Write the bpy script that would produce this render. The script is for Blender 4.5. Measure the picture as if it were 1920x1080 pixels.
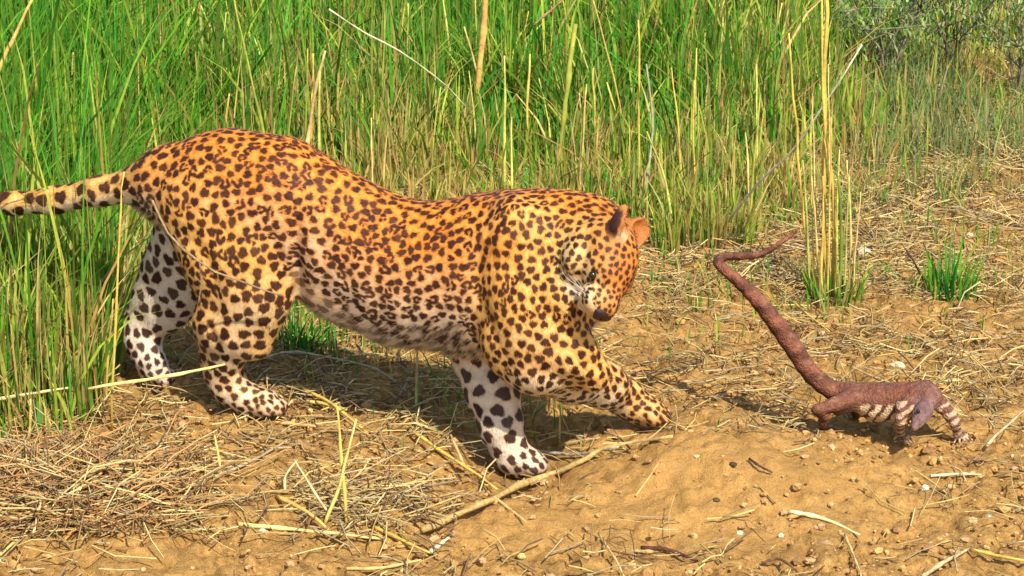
import bpy, math, random
import numpy as np
from mathutils import Vector, kdtree

for _o in list(bpy.data.objects):
    bpy.data.objects.remove(_o, do_unlink=True)
SC = bpy.context.scene
COL = SC.collection
RNG = np.random.default_rng(11)
random.seed(11)

# ------------------------------------------------------------------ camera
CAM = np.array([0.0, -5.3, 2.05])
PITCH = math.radians(18.0)
FPX = 960 / math.tan(math.radians(11.3))          # focal length in photograph pixels
cam_d = bpy.data.cameras.new('camera')
cam = bpy.data.objects.new('camera', cam_d)
COL.objects.link(cam)
cam.location = CAM
cam.rotation_euler = (math.pi / 2 - PITCH, 0, 0)
cam_d.sensor_width = 36.0
cam_d.lens = 36.0 * FPX / 1920
cam_d.clip_start = 0.05
cam_d.clip_end = 1500
SC.camera = cam

# ------------------------------------------------------------------ sky and sun
SUN = np.array([0.28, -0.62, 0.73]); SUN /= np.linalg.norm(SUN)
elev = math.asin(SUN[2]); azim = math.atan2(SUN[0], SUN[1])
W = bpy.data.worlds.new('World'); SC.world = W; W.use_nodes = True
wn = W.node_tree; wn.nodes.clear()
sky = wn.nodes.new('ShaderNodeTexSky'); sky.sky_type = 'NISHITA'; sky.sun_disc = False
sky.sun_elevation = elev; sky.sun_rotation = azim
bg = wn.nodes.new('ShaderNodeBackground'); bg.inputs['Strength'].default_value = 0.15
wo = wn.nodes.new('ShaderNodeOutputWorld')
wn.links.new(sky.outputs[0], bg.inputs[0]); wn.links.new(bg.outputs[0], wo.inputs[0])
sun_d = bpy.data.lights.new('sun', 'SUN'); sun_d.energy = 4.6; sun_d.angle = math.radians(0.55)
sun_d.color = (1.0, 0.95, 0.84)
sun = bpy.data.objects.new('sun', sun_d); COL.objects.link(sun)
sun.location = (3, -4, 8)
sun.rotation_euler = Vector(SUN).to_track_quat('Z', 'Y').to_euler()
SC.view_settings.view_transform = 'Standard'
SC.view_settings.look = 'None'
SC.view_settings.exposure = 0.60
SC.view_settings.gamma = 1.0
SC.view_settings.use_curve_mapping = False
SC.render.engine = 'CYCLES'
SC.cycles.max_bounces = 6

# ------------------------------------------------------------------ helpers
def ray(px, py):
    a = (px - 960) / FPX; b = (540 - py) / FPX
    d = np.array([a, math.cos(PITCH) + b * math.sin(PITCH), -math.sin(PITCH) + b * math.cos(PITCH)])
    return d
def at(px, py, Y):                     # the point of the place seen at (px,py) at depth Y
    d = ray(px, py); return CAM + d * ((Y - CAM[1]) / d[1])
def flat(px, py, z=0.0):
    d = ray(px, py); return CAM + d * ((z - CAM[2]) / d[2])
def pix(p):                            # where points of the place appear (vectorised), for planning densities
    p = np.asarray(p, float); q = p - CAM
    dep = q[..., 1] * math.cos(PITCH) - q[..., 2] * math.sin(PITCH)
    up = q[..., 1] * math.sin(PITCH) + q[..., 2] * math.cos(PITCH)
    return 960 + FPX * q[..., 0] / dep, 540 - FPX * up / dep

def hsh(ix, iy, iz, seed):
    h = (ix.astype(np.int64) * 374761393 + iy.astype(np.int64) * 668265263 + iz.astype(np.int64) * 2147483647 + seed * 974711) & 0x7fffffff
    h = ((h ^ (h >> 13)) * 1274126177) & 0x7fffffff
    return ((h ^ (h >> 16)) & 0xffff) / 65535.0
def vnoise(x, y, z=None, seed=0):      # smooth value noise 0..1
    x = np.asarray(x, float); y = np.asarray(y, float)
    z = np.zeros_like(x) if z is None else np.asarray(z, float)
    xi, yi, zi = np.floor(x), np.floor(y), np.floor(z)
    fx, fy, fz = x - xi, y - yi, z - zi
    fx, fy, fz = [f * f * (3 - 2 * f) for f in (fx, fy, fz)]
    r = 0
    for dx in (0, 1):
        for dy in (0, 1):
            for dz in (0, 1):
                w = (fx if dx else 1 - fx) * (fy if dy else 1 - fy) * (fz if dz else 1 - fz)
                r = r + w * hsh(xi + dx, yi + dy, zi + dz, seed)
    return r
def fbm(x, y, octv=4, seed=0):
    s, a, t = 0, 1.0, 0
    for k in range(octv):
        s = s + a * vnoise(x * 2 ** k, y * 2 ** k, seed=seed + k); t += a; a *= 0.55
    return s / t
def sstep(a, b, x):
    t = np.clip((x - a) / (b - a), 0, 1); return t * t * (3 - 2 * t)

def new_mesh(name, verts, faces, mat, col=None, smooth=True, parent=None, link=True):
    """faces: (n,3) or (n,4) int array, or a list of such arrays"""
    if isinstance(faces, np.ndarray): faces = [faces]
    me = bpy.data.meshes.new(name)
    verts = np.asarray(verts, np.float32)
    me.vertices.add(len(verts)); me.vertices.foreach_set('co', verts.ravel())
    nl = sum(f.size for f in faces); nf = sum(len(f) for f in faces)
    me.loops.add(nl); me.polygons.add(nf)
    me.loops.foreach_set('vertex_index', np.concatenate([f.ravel() for f in faces]).astype(np.int32))
    tot = np.concatenate([np.full(len(f), f.shape[1]) for f in faces]).astype(np.int32)
    st = np.concatenate([[0], np.cumsum(tot)[:-1]]).astype(np.int32)
    me.polygons.foreach_set('loop_start', st)
    me.polygons.foreach_set('use_smooth', np.full(nf, smooth, bool))
    me.update(calc_edges=True); me.validate()
    if col is not None:
        ca = me.color_attributes.new('pigment', 'FLOAT_COLOR', 'POINT')
        c4 = np.ones((len(verts), 4), np.float32); c4[:, :3] = col
        ca.data.foreach_set('color', c4.ravel())
    me.materials.append(mat)
    o = bpy.data.objects.new(name, me)
    if link: COL.objects.link(o)
    if parent is not None: o.parent = parent
    return o
def tag(o, label=None, cat=None, group=None, kind=None):
    if label: o['label'] = label
    if cat: o['category'] = cat
    if group: o['group'] = group
    if kind: o['kind'] = kind
    return o
def empty(name, loc=(0, 0, 0)):
    o = bpy.data.objects.new(name, None); COL.objects.link(o); o.location = loc
    o.empty_display_size = 0.05
    return o

def pigment_mat(name, rough=0.7, translucent=0.0, bump=0.0, bscale=200, var=0.15, vscale=40, spec=0.3):
    m = bpy.data.materials.new(name); m.use_nodes = True
    n = m.node_tree.nodes; L = m.node_tree.links; n.clear()
    out = n.new('ShaderNodeOutputMaterial'); b = n.new('ShaderNodeBsdfPrincipled')
    at_ = n.new('ShaderNodeAttribute'); at_.attribute_name = 'pigment'
    tc = n.new('ShaderNodeTexCoord')
    ns = n.new('ShaderNodeTexNoise'); ns.inputs['Scale'].default_value = vscale; ns.inputs['Detail'].default_value = 4
    L.new(tc.outputs['Object'], ns.inputs['Vector'])
    mr = n.new('ShaderNodeMapRange'); mr.inputs[3].default_value = 1 - var; mr.inputs[4].default_value = 1 + var
    mr.inputs[1].default_value = 0.3; mr.inputs[2].default_value = 0.7
    L.new(ns.outputs[0], mr.inputs[0])
    mx = n.new('ShaderNodeVectorMath'); mx.operation = 'SCALE'
    L.new(at_.outputs['Color'], mx.inputs[0]); L.new(mr.outputs[0], mx.inputs['Scale'])
    L.new(mx.outputs[0], b.inputs['Base Color'])
    b.inputs['Roughness'].default_value = rough
    b.inputs['Specular IOR Level'].default_value = spec
    if bump:
        nb = n.new('ShaderNodeTexNoise'); nb.inputs['Scale'].default_value = bscale; nb.inputs['Detail'].default_value = 6
        L.new(tc.outputs['Object'], nb.inputs['Vector'])
        bp = n.new('ShaderNodeBump'); bp.inputs['Strength'].default_value = bump; bp.inputs['Distance'].default_value = 0.01
        L.new(nb.outputs[0], bp.inputs['Height']); L.new(bp.outputs[0], b.inputs['Normal'])
    if translucent:
        t = n.new('ShaderNodeBsdfTranslucent'); L.new(mx.outputs[0], t.inputs['Color'])
        ms = n.new('ShaderNodeMixShader'); ms.inputs[0].default_value = translucent
        L.new(b.outputs[0], ms.inputs[1]); L.new(t.outputs[0], ms.inputs[2]); L.new(ms.outputs[0], out.inputs[0])
    else:
        L.new(b.outputs[0], out.inputs[0])
    return m

def tube(pts, rad, sides=5, cap=True):
    """tapered tube along a polyline -> verts, quads, tris"""
    pts = np.asarray(pts, float); n = len(pts); rad = np.broadcast_to(np.asarray(rad, float), (n,))
    t = np.gradient(pts, axis=0); t /= np.linalg.norm(t, axis=1)[:, None] + 1e-12
    ref = np.array([0.31, 0.85, 0.2]);
    if abs(t[0] @ ref) > 0.9: ref = np.array([1.0, 0.1, 0.0])
    u = np.cross(t, ref); u /= np.linalg.norm(u, axis=1)[:, None]; v = np.cross(t, u)
    a = np.arange(sides) * 2 * math.pi / sides
    V = pts[:, None] + rad[:, None, None] * (np.cos(a)[None, :, None] * u[:, None] + np.sin(a)[None, :, None] * v[:, None])
    V = V.reshape(-1, 3)
    i = np.arange(n - 1)[:, None] * sides; k = np.arange(sides)[None]; k2 = (k + 1) % sides
    Q = np.stack([i + k, i + k2, i + sides + k2, i + sides + k], -1).reshape(-1, 4)
    T = np.zeros((0, 3), int)
    if cap:
        V = np.vstack([V, pts[0], pts[-1]]); kk = np.arange(sides)
        T = np.vstack([np.stack([np.full(sides, n * sides), (kk + 1) % sides, kk], 1),
                       np.stack([np.full(sides, n * sides + 1), (n - 1) * sides + kk, (n - 1) * sides + (kk + 1) % sides], 1)])
    return V, Q, T

class Pile:                             # collects geometry that becomes ONE mesh
    def __init__(s): s.v, s.f, s.c, s.n = [], {}, [], 0
    def add(s, V, F, col):
        for f in (F if isinstance(F, (list, tuple)) else [F]):
            if len(f): s.f.setdefault(f.shape[1], []).append(f + s.n)
        s.v.append(V); c = np.broadcast_to(np.asarray(col, float), (len(V), 3)); s.c.append(c); s.n += len(V)
    def build(s, name, mat, parent=None, smooth=True):
        return new_mesh(name, np.concatenate(s.v), [np.concatenate(s.f[k]) for k in sorted(s.f)], mat,
                        np.concatenate(s.c), smooth, parent)

def catmull(P, n):
    P = np.asarray(P, float)
    if len(P) < 3: return np.linspace(P[0], P[-1], n)
    Q = np.vstack([2 * P[0] - P[1], P, 2 * P[-1] - P[-2]])
    out = []
    for s in np.linspace(0, len(P) - 1 - 1e-9, n):
        i = int(s); t = s - i; a, b, c, d = Q[i:i + 4]
        out.append(0.5 * (2 * b + (c - a) * t + (2 * a - 5 * b + 4 * c - d) * t * t + (3 * b - a - 3 * c + d) * t ** 3))
    return np.array(out)
# ------------------------------------------------------------------ the ground
def terrain(x, y):
    x = np.asarray(x, float); y = np.asarray(y, float)
    h = 0.03 * sstep(-0.15, -0.6, x)
    h = h - 0.055 * np.exp(-((x - 0.02) / 0.16) ** 2 - ((y + 0.20) / 0.20) ** 2)
    h = h + 0.075 * np.exp(-(((x - 0.50) / 0.30) ** 2 + ((y + 0.27) / 0.22) ** 2) ** 1.3)
    near = np.exp(-((x / 9) ** 2 + ((y - 1) / 9) ** 2))
    h = h + near * (0.035 * (fbm(x * 1.9, y * 1.9, 3, 3) - 0.5) + 0.022 * (fbm(x * 8, y * 8, 3, 9) - 0.5))
    far = np.sqrt(x * x + y * y)
    h = h + sstep(20, 120, far) * 6 * (fbm(x * 0.012, y * 0.012, 3, 21) - 0.4)
    return h
def on_ground(px, py, lift=0.0):
    p = flat(px, py)
    for _ in range(8):
        p = flat(px, py, float(terrain(p[0], p[1])) + lift)
    return p

def axis(lo, hi, step, far):
    core = np.arange(lo, hi + step / 2, step); up = [hi]; s = step
    while up[-1] < far: s *= 1.28; up.append(up[-1] + s)
    dn = [lo]; s = step
    while dn[-1] > -far: s *= 1.28; dn.append(dn[-1] - s)
    return np.concatenate([dn[:0:-1], core, up[1:]])
gx = axis(-1.55, 1.55, 0.0085, 320); gy = axis(-0.95, 2.4, 0.010, 320)
X, Y = np.meshgrid(gx, gy)
Z = terrain(X, Y)
def smoothness(x, y):                   # 1 on the bare sandy mound, 0 in the rough litter
    u, v = pix(np.stack([x, y, np.zeros_like(x)], -1))
    a = np.exp(-(((u - 1360) / 330) ** 2 + ((v - 930) / 95) ** 2) ** 1.5)
    b = 0.7 * np.exp(-(((u - 960) / 160) ** 2 + ((v - 985) / 50) ** 2))
    c = 0.5 * np.exp(-(((u - 180) / 260) ** 2 + ((v - 1060) / 60) ** 2))
    return np.clip(a + b + c, 0, 1)
SM = smoothness(X, Y)
loc = np.exp(-(np.maximum(np.abs(X) - 1.5, 0) / 1) ** 2 - (np.maximum(np.abs(Y - 0.6) - 1.8, 0) / 1) ** 2)
crumb = fbm(X * 26, Y * 26, 4, 31)
lump = np.abs(fbm(X * 13, Y * 13, 3, 51) - 0.5) * 2
Z = Z + loc * ((1 - 0.55 * SM) * (0.034 * (crumb - 0.5) - 0.018 * (1 - sstep(0.0, 0.25, lump))))
crk = np.abs(fbm(X * 5.2 + 3, Y * 5.2, 3, 77) - 0.5)
Z = Z - loc * SM * 0.010 * (1 - sstep(0.0, 0.018, crk)) * sstep(0.45, 0.6, fbm(X * 3, Y * 3, 2, 79))
Z = Z + loc * SM * 0.010 * (sstep(0.60, 0.75, fbm(X * 34, Y * 34, 3, 83)) - 0.8 * sstep(0.60, 0.75, fbm(X * 21, Y * 21, 2, 85)))
nx, ny = len(gx), len(gy)
idx = np.arange(nx * ny).reshape(ny, nx)
Fq = np.stack([idx[:-1, :-1], idx[:-1, 1:], idx[1:, 1:], idx[1:, :-1]], -1).reshape(-1, 4)

def ground_mat():
    m = bpy.data.materials.new('dry_earth'); m.use_nodes = True
    n = m.node_tree.nodes; L = m.node_tree.links; n.clear()
    out = n.new('ShaderNodeOutputMaterial'); b = n.new('ShaderNodeBsdfPrincipled')
    b.inputs['Roughness'].default_value = 0.95; b.inputs['Specular IOR Level'].default_value = 0.1
    tc = n.new('ShaderNodeTexCoord')
    at_ = n.new('ShaderNodeAttribute'); at_.attribute_name = 'pigment'
    def noise(sc, det=5, rough=0.6):
        q = n.new('ShaderNodeTexNoise'); q.inputs['Scale'].default_value = sc
        q.inputs['Detail'].default_value = det; q.inputs['Roughness'].default_value = rough
        L.new(tc.outputs['Object'], q.inputs['Vector']); return q
    n1 = noise(7); n2 = noise(60, 6, 0.7); n3 = noise(260, 4, 0.7)
    r = n.new('ShaderNodeValToRGB')
    e = r.color_ramp.elements
    e[0].position = 0.28; e[0].color = (0.10, 0.045, 0.014, 1)
    e[1].position = 0.72; e[1].color = (0.62, 0.38, 0.13, 1)
    k = e.new(0.42); k.color = (0.36, 0.19, 0.055, 1)
    k = e.new(0.54); k.color = (0.50, 0.275, 0.080, 1)
    L.new(n2.outputs[0], r.inputs[0])
    r1 = n.new('ShaderNodeMapRange'); r1.inputs[1].default_value = 0.3; r1.inputs[2].default_value = 0.7
    r1.inputs[3].default_value = 0.80; r1.inputs[4].default_value = 1.15
    L.new(n1.outputs[0], r1.inputs[0])
    r3 = n.new('ShaderNodeMapRange'); r3.inputs[1].default_value = 0.3; r3.inputs[2].default_value = 0.7
    r3.inputs[3].default_value = 0.72; r3.inputs[4].default_value = 1.22
    L.new(n3.outputs[0], r3.inputs[0])
    mu = n.new('ShaderNodeMath'); mu.operation = 'MULTIPLY'
    L.new(r1.outputs[0], mu.inputs[0]); L.new(r3.outputs[0], mu.inputs[1])
    mix = n.new('ShaderNodeMix'); mix.data_type = 'RGBA'
    L.new(at_.outputs['Alpha'], mix.inputs[0])
    L.new(r.outputs[0], mix.inputs[6]); L.new(at_.outputs['Color'], mix.inputs[7])
    s = n.new('ShaderNodeVectorMath'); s.operation = 'SCALE'
    L.new(mix.outputs[2], s.inputs[0]); L.new(mu.outputs[0], s.inputs['Scale'])
    L.new(s.outputs[0], b.inputs['Base Color'])
    vo = n.new('ShaderNodeTexVoronoi'); vo.inputs['Scale'].default_value = 75; L.new(tc.outputs['Object'], vo.inputs['Vector'])
    fr = n.new('ShaderNodeMapRange'); fr.inputs[1].default_value = 0.10; fr.inputs[2].default_value = 0.22; fr.inputs[3].default_value = 0.45; fr.inputs[4].default_value = 1.0
    L.new(vo.outputs['Distance'], fr.inputs[0])
    gate = n.new('ShaderNodeMapRange'); gate.inputs[1].default_value = 0.50; gate.inputs[2].default_value = 0.60
    gn = noise(38, 2, 0.5); L.new(gn.outputs[0], gate.inputs[0])
    fm = n.new('ShaderNodeMix'); fm.data_type = 'FLOAT'; fm.inputs[2].default_value = 1.0
    L.new(gate.outputs[0], fm.inputs[0]); L.new(fr.outputs[0], fm.inputs[3])
    m2 = n.new('ShaderNodeMath'); m2.operation = 'MULTIPLY'; L.new(mu.outputs[0], m2.inputs[0]); L.new(fm.outputs[0], m2.inputs[1])
    L.new(m2.outputs[0], s.inputs['Scale'])
    add = n.new('ShaderNodeMath'); add.operation = 'ADD'
    L.new(n2.outputs[0], add.inputs[0]); L.new(n3.outputs[0], add.inputs[1])
    bp = n.new('ShaderNodeBump'); bp.inputs['Strength'].default_value = 0.8; bp.inputs['Distance'].default_value = 0.010
    L.new(add.outputs[0], bp.inputs['Height']); L.new(bp.outputs[0], b.inputs['Normal'])
    L.new(b.outputs[0], out.inputs[0])
    return m
M_GROUND = ground_mat()
ground = new_mesh('ground', np.stack([X, Y, Z], -1).reshape(-1, 3), Fq, M_GROUND)
tag(ground, 'dry sandy earth with a bare crumbly mound in front', kind='structure')
# soil kinds: smooth ochre sand on the mound, redder earth behind on the right, green-brown humus under the grass
pu, pv = pix(np.stack([X, Y, np.zeros_like(X)], -1))
red = np.exp(-(((pu - 1830) / 170) ** 2 + ((pv - 170) / 120) ** 2))
kind_c = np.zeros((ny, nx, 4)); kind_c[..., :3] = (0.54, 0.29, 0.085)
kind_c[..., 3] = 0.80 * SM
kr = red[..., None] * loc[..., None]
kind_c[..., :3] = kind_c[..., :3] * (1 - kr) + np.array([0.46, 0.24, 0.13]) * kr
kind_c[..., 3] = np.maximum(kind_c[..., 3], 0.6 * red * loc)
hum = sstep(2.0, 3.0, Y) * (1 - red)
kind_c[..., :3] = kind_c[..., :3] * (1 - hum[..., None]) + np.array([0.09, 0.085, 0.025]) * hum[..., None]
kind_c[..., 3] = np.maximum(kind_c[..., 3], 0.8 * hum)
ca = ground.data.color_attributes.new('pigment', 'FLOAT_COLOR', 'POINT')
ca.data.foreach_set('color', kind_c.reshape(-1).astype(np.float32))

M_GRASS = pigment_mat('grass_blade', rough=0.7, translucent=0.33, var=0.22, vscale=45, spec=0.10)
M_STRAW = pigment_mat('dry_straw', rough=0.6, translucent=0.0, var=0.25, vscale=70, spec=0.3, bump=0.2, bscale=300)
M_TWIG = pigment_mat('woody_twig', rough=0.8, var=0.3, vscale=90, spec=0.2, bump=0.4, bscale=250)
M_STONE = pigment_mat('clod', rough=0.95, var=0.25, vscale=120, spec=0.1, bump=0.6, bscale=160)

# ------------------------------------------------------------------ grass blades (one mesh, many blades)
def blades(base, h, w, lean_dir, lean, yaw, col0, col1, seg=4, droop=None):
    """base (n,3); h,w,lean,yaw (n,); col0/col1 (n,3) base and tip pigment -> verts, quads, tris, colours"""
    n = len(base); s = np.linspace(0, 1, seg + 1)
    bend = lean[:, None] * s[None] ** 1.8
    up = h[:, None] * s[None] * np.sqrt(np.clip(1 - (0.55 * bend) ** 2, 0.1, 1))
    if droop is not None: up = up - droop[:, None] * h[:, None] * s[None] ** 4
    out = h[:, None] * bend
    c = base[:, None] + np.stack([out * np.cos(lean_dir)[:, None], out * np.sin(lean_dir)[:, None], up], -1)
    wid = w[:, None] * 0.5 * np.clip(1.0 - s[None] ** 2.2, 0, 1) * (0.75 + 0.5 * np.minimum(s[None] * 3, 1)) / 1.25
    side = np.stack([np.cos(yaw), np.sin(yaw), np.zeros(n)], -1)
    Lf = c - side[:, None] * wid[..., None]; Rt = c + side[:, None] * wid[..., None]
    k = 2 * seg + 1
    V = np.empty((n, k, 3)); V[:, 0:2 * seg:2] = Lf[:, :seg]; V[:, 1:2 * seg:2] = Rt[:, :seg]; V[:, 2 * seg] = c[:, seg]
    C = np.empty((n, k, 3)); cc = col0[:, None] * (1 - s[None, :, None]) + col1[:, None] * s[None, :, None]
    C[:, 0:2 * seg:2] = cc[:, :seg]; C[:, 1:2 * seg:2] = cc[:, :seg]; C[:, 2 * seg] = cc[:, seg]
    o = np.arange(n)[:, None] * k
    Q = []
    for j in range(seg - 1):
        Q.append(np.stack([o[:, 0] + 2 * j, o[:, 0] + 2 * j + 1, o[:, 0] + 2 * j + 3, o[:, 0] + 2 * j + 2], -1))
    T = np.stack([o[:, 0] + 2 * seg - 2, o[:, 0] + 2 * seg - 1, o[:, 0] + 2 * seg], -1)
    return V.reshape(-1, 3), np.concatenate(Q), T, C.reshape(-1, 3)

EDGE_U = np.array([-400, 0, 150, 200, 240, 330, 540, 640, 760, 900, 1100, 1210, 1300, 1400, 1480, 1540, 1620, 1700, 1760, 1920, 2400])
EDGE_V = np.array([860, 850, 815, 760, 660, 560, 470, 440, 425, 420, 425, 432, 452, 440, 425, 400, 350, 310, 260, 215, 190])
def edge_depth(u, v):                   # >0 inside the grass, in photograph pixels behind its front edge
    return np.interp(u, EDGE_U, EDGE_V) - v
GREENS = np.array([[0.045, 0.235, 0.012], [0.070, 0.290, 0.014], [0.026, 0.180, 0.014], [0.120, 0.330, 0.018], [0.035, 0.27, 0.030], [0.10, 0.20, 0.015]])
STRAWS = np.array([[0.46, 0.34, 0.10], [0.52, 0.42, 0.13], [0.40, 0.24, 0.07], [0.36, 0.32, 0.09], [0.55, 0.36, 0.11]])
YELLOWG = np.array([[0.28, 0.36, 0.035], [0.42, 0.44, 0.06], [0.20, 0.26, 0.035]])

def scatter(n, x0, x1, y0, y1):
    x = RNG.uniform(x0, x1, n); y = RNG.uniform(y0, y1, n)
    return x, y
def make_grass():
    P = Pile()
    def field(x, y, dens, hmul, fine):
        z = terrain(x, y); u, v = pix(np.stack([x, y, z], -1))
        d = edge_depth(u, v)
        cl = fbm(x * 3.1, y * 3.1, 3, 71)                       # clumps
        rightbare = np.exp(-(((u - 1850) / 190) ** 2 + ((v - 180) / 130) ** 2) ** 2)
        p = sstep(-12, 70, d + 60 * (cl - 0.5)) * (0.45 + 0.75 * sstep(0.36, 0.60, cl)) * (1 - 0.93 * rightbare * sstep(70, 130, v))
        p *= 1 - 0.55 * sstep(1480, 1700, u) * sstep(80, 140, v)
        keep = RNG.random(len(x)) < p * dens
        x, y, z, d, cl, u, v = [a[keep] for a in (x, y, z, d, cl, u, v)]
        n = len(x)
        rise = sstep(30, 330, d) * (1 - sstep(1500, 1900, u) * sstep(60, 140, v))
        rise = np.where(u < 235, np.maximum(rise, 0.72 * sstep(-30, 20, d)), rise)
        hv = fbm(x * 5.5 + 9, y * 5.5, 3, 141)                   # tall and short clumps
        h = (0.085 + 0.17 * rise + 0.13 * (u < 235) * rise) * (0.5 + 1.0 * sstep(0.3, 0.7, hv)) * RNG.uniform(0.45, 1.2, n) * hmul
        h = h * np.where(RNG.random(n) < 0.13, RNG.uniform(1.4, 2.3, n), 1.0)
        drymix = 0.88 - 0.66 * sstep(20, 260, d) + 1.25 * (fbm(x * 1.9, y * 1.6, 3, 91) - 0.5) + 0.24 * sstep(1100, 1700, u)
        drymix = np.where(u < 240, drymix - 0.40, drymix)
        r = RNG.random(n)
        kind = np.where(r < drymix * 0.68, 2, np.where(r < drymix * 0.68 + 0.24, 1, 0))
        g = GREENS[RNG.integers(0, len(GREENS), n)]; s = STRAWS[RNG.integers(0, len(STRAWS), n)]; yg = YELLOWG[RNG.integers(0, 3, n)]
        c = np.where((kind == 0)[:, None], g, np.where((kind == 1)[:, None], yg, s)) * RNG.uniform(0.65, 1.3, n)[:, None]
        base_c = np.where((kind == 2)[:, None], c * 0.95, 0.78 * c + 0.22 * yg * 0.8)
        tip_c = np.where((kind == 0)[:, None], 0.86 * c + 0.14 * yg, c)
        lean = np.abs(RNG.normal(0.14, 0.24, n)) + 0.5 * (RNG.random(n) < 0.20)
        w = RNG.uniform(0.0045, 0.0125, n) * fine * np.where(kind == 2, 0.75, 1.0)
        stub = RNG.random(n) < 0.22                             # stiff upright stems
        lean = np.where(stub, lean * 0.25, lean); w = np.where(stub, w * 0.75, w); h = np.where(stub, h * 0.9, h)
        V, Q, T, C = blades(np.stack([x, y, z - 0.01], -1), h, w, RNG.uniform(0, 2 * math.pi, n), lean,
                            RNG.normal(0, 0.8, n), base_c, tip_c, 4, droop=0.3 * (RNG.random(n) < 0.35) * RNG.random(n))
        P.add(V, [Q, T], C)
    x, y = scatter(80000, -1.75, 1.75, -0.3, 2.2); field(x, y, 0.85, 1.0, 1.0)
    x, y = scatter(110000, -2.3, 2.3, 2.2, 5.3); field(x, y, 0.8, 1.05, 1.15)
    # blunt upright stems, yellow and lime, standing in loose groups
    x, y = scatter(9000, -1.9, 1.9, 0.2, 5.0); z = terrain(x, y); u, v = pix(np.stack([x, y, z], -1)); d = edge_depth(u, v)
    k = (RNG.random(9000) < 0.75 * sstep(0, 60, d) * sstep(0.40, 0.60, fbm(x * 2.3, y * 2.3, 3, 191)) * (1 - 0.8 * sstep(1500, 1750, u)))
    x, y, z = x[k], y[k], z[k]; n = len(x)
    c = np.vstack([YELLOWG, STRAWS[:2], [[0.50, 0.48, 0.09], [0.16, 0.34, 0.03]]])[RNG.integers(0, 7, n)] * RNG.uniform(0.8, 1.2, n)[:, None]
    V, Q, T, C = blades(np.stack([x, y, z - .01], -1), RNG.uniform(0.07, 0.27, n), RNG.uniform(0.006, 0.011, n), RNG.uniform(0, 6.28, n), np.abs(RNG.normal(0.05, 0.09, n)), RNG.normal(0, 0.5, n), c, c, 3)
    P.add(V, [Q, T], C)
    x, y = scatter(9000, -5.5, 5.5, -0.3, 9.0)
    k = (np.abs(x) > 1.8) | (y > 5.0); field(x[k], y[k], 0.9, 1.2, 2.2)
    o = P.build('grass', M_GRASS)
    return tag(o, 'tall green and yellowing wild grass behind the cat', 'grass', kind='stuff')
make_grass()

def make_low_grass():                   # short sprigs and stubble between the litter and under the cat
    P = Pile(); n0 = 62000
    x, y = scatter(n0, -1.5, 1.9, -0.9, 4.2); z = terrain(x, y); u, v = pix(np.stack([x, y, z], -1))
    d = edge_depth(u, v); cl = fbm(x * 4.3, y * 4.3, 3, 171)
    shade = np.exp(-(((u - 600) / 190) ** 2 + ((v - 620) / 70) ** 2)) + 0.6 * np.exp(-(((u - 930) / 160) ** 2 + ((v - 740) / 80) ** 2))
    right = sstep(1150, 1300, u) * sstep(760, 520, v) + 0.5 * np.exp(-(((u - 1830) / 160) ** 2 + ((v - 240) / 90) ** 2))
    p = (0.55 * shade + 0.35 * right * sstep(0.40, 0.60, cl) + 0.22 * sstep(-120, 60, d)) * (1 - smoothness(x, y)) * sstep(1000, 860, v)
    scrub = np.exp(-((((u - 1760) / 190) ** 2 + ((v - 240) / 150) ** 2) ** 1.5)) * (1 - 0.9 * np.exp(-(((u - 1875) / 70) ** 2 + ((v - 165) / 60) ** 2)))
    p = p + 0.8 * scrub * sstep(0.40, 0.58, cl)
    k = RNG.random(n0) < p
    x, y, z, u, v, d, cl, shade, scrub = [a[k] for a in (x, y, z, u, v, d, cl, shade, scrub)]; n = len(x)
    green = RNG.random(n) < 0.16 + 0.60 * np.clip(shade, 0, 1) + 0.25 * (fbm(x * 2.5, y * 2.5, 2, 611) > 0.56)
    c = np.where(green[:, None], GREENS[RNG.integers(0, 6, n)], np.where((RNG.random(n) < 0.25)[:, None], YELLOWG[RNG.integers(0, 3, n)], STRAWS[RNG.integers(0, 5, n)])) * RNG.uniform(0.7, 1.15, n)[:, None]
    gg = RNG.random(n) < 0.75 * scrub
    dusty = np.array([[0.20, 0.27, 0.09], [0.27, 0.33, 0.12], [0.14, 0.24, 0.06], [0.30, 0.28, 0.13]])
    c = np.where(gg[:, None], dusty[RNG.integers(0, 4, n)] * RNG.uniform(0.7, 1.2, n)[:, None], c)
    h = RNG.uniform(0.025, 0.085, n) * (1 + 0.6 * np.clip(shade, 0, 1) + 1.3 * scrub); lean = np.abs(RNG.normal(0.35, 0.35, n))
    V, Q, T, C = blades(np.stack([x, y, z - 0.006], -1), h, RNG.uniform(0.003, 0.0065, n), RNG.uniform(0, 6.28, n), lean, RNG.normal(0, 0.9, n), c * 0.9, c, 3)
    P.add(V, [Q, T], C)
    return tag(P.build('grass_stubble', M_GRASS), 'short dry stubble and green sprigs on the earth', 'grass', kind='stuff')
make_low_grass()

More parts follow.
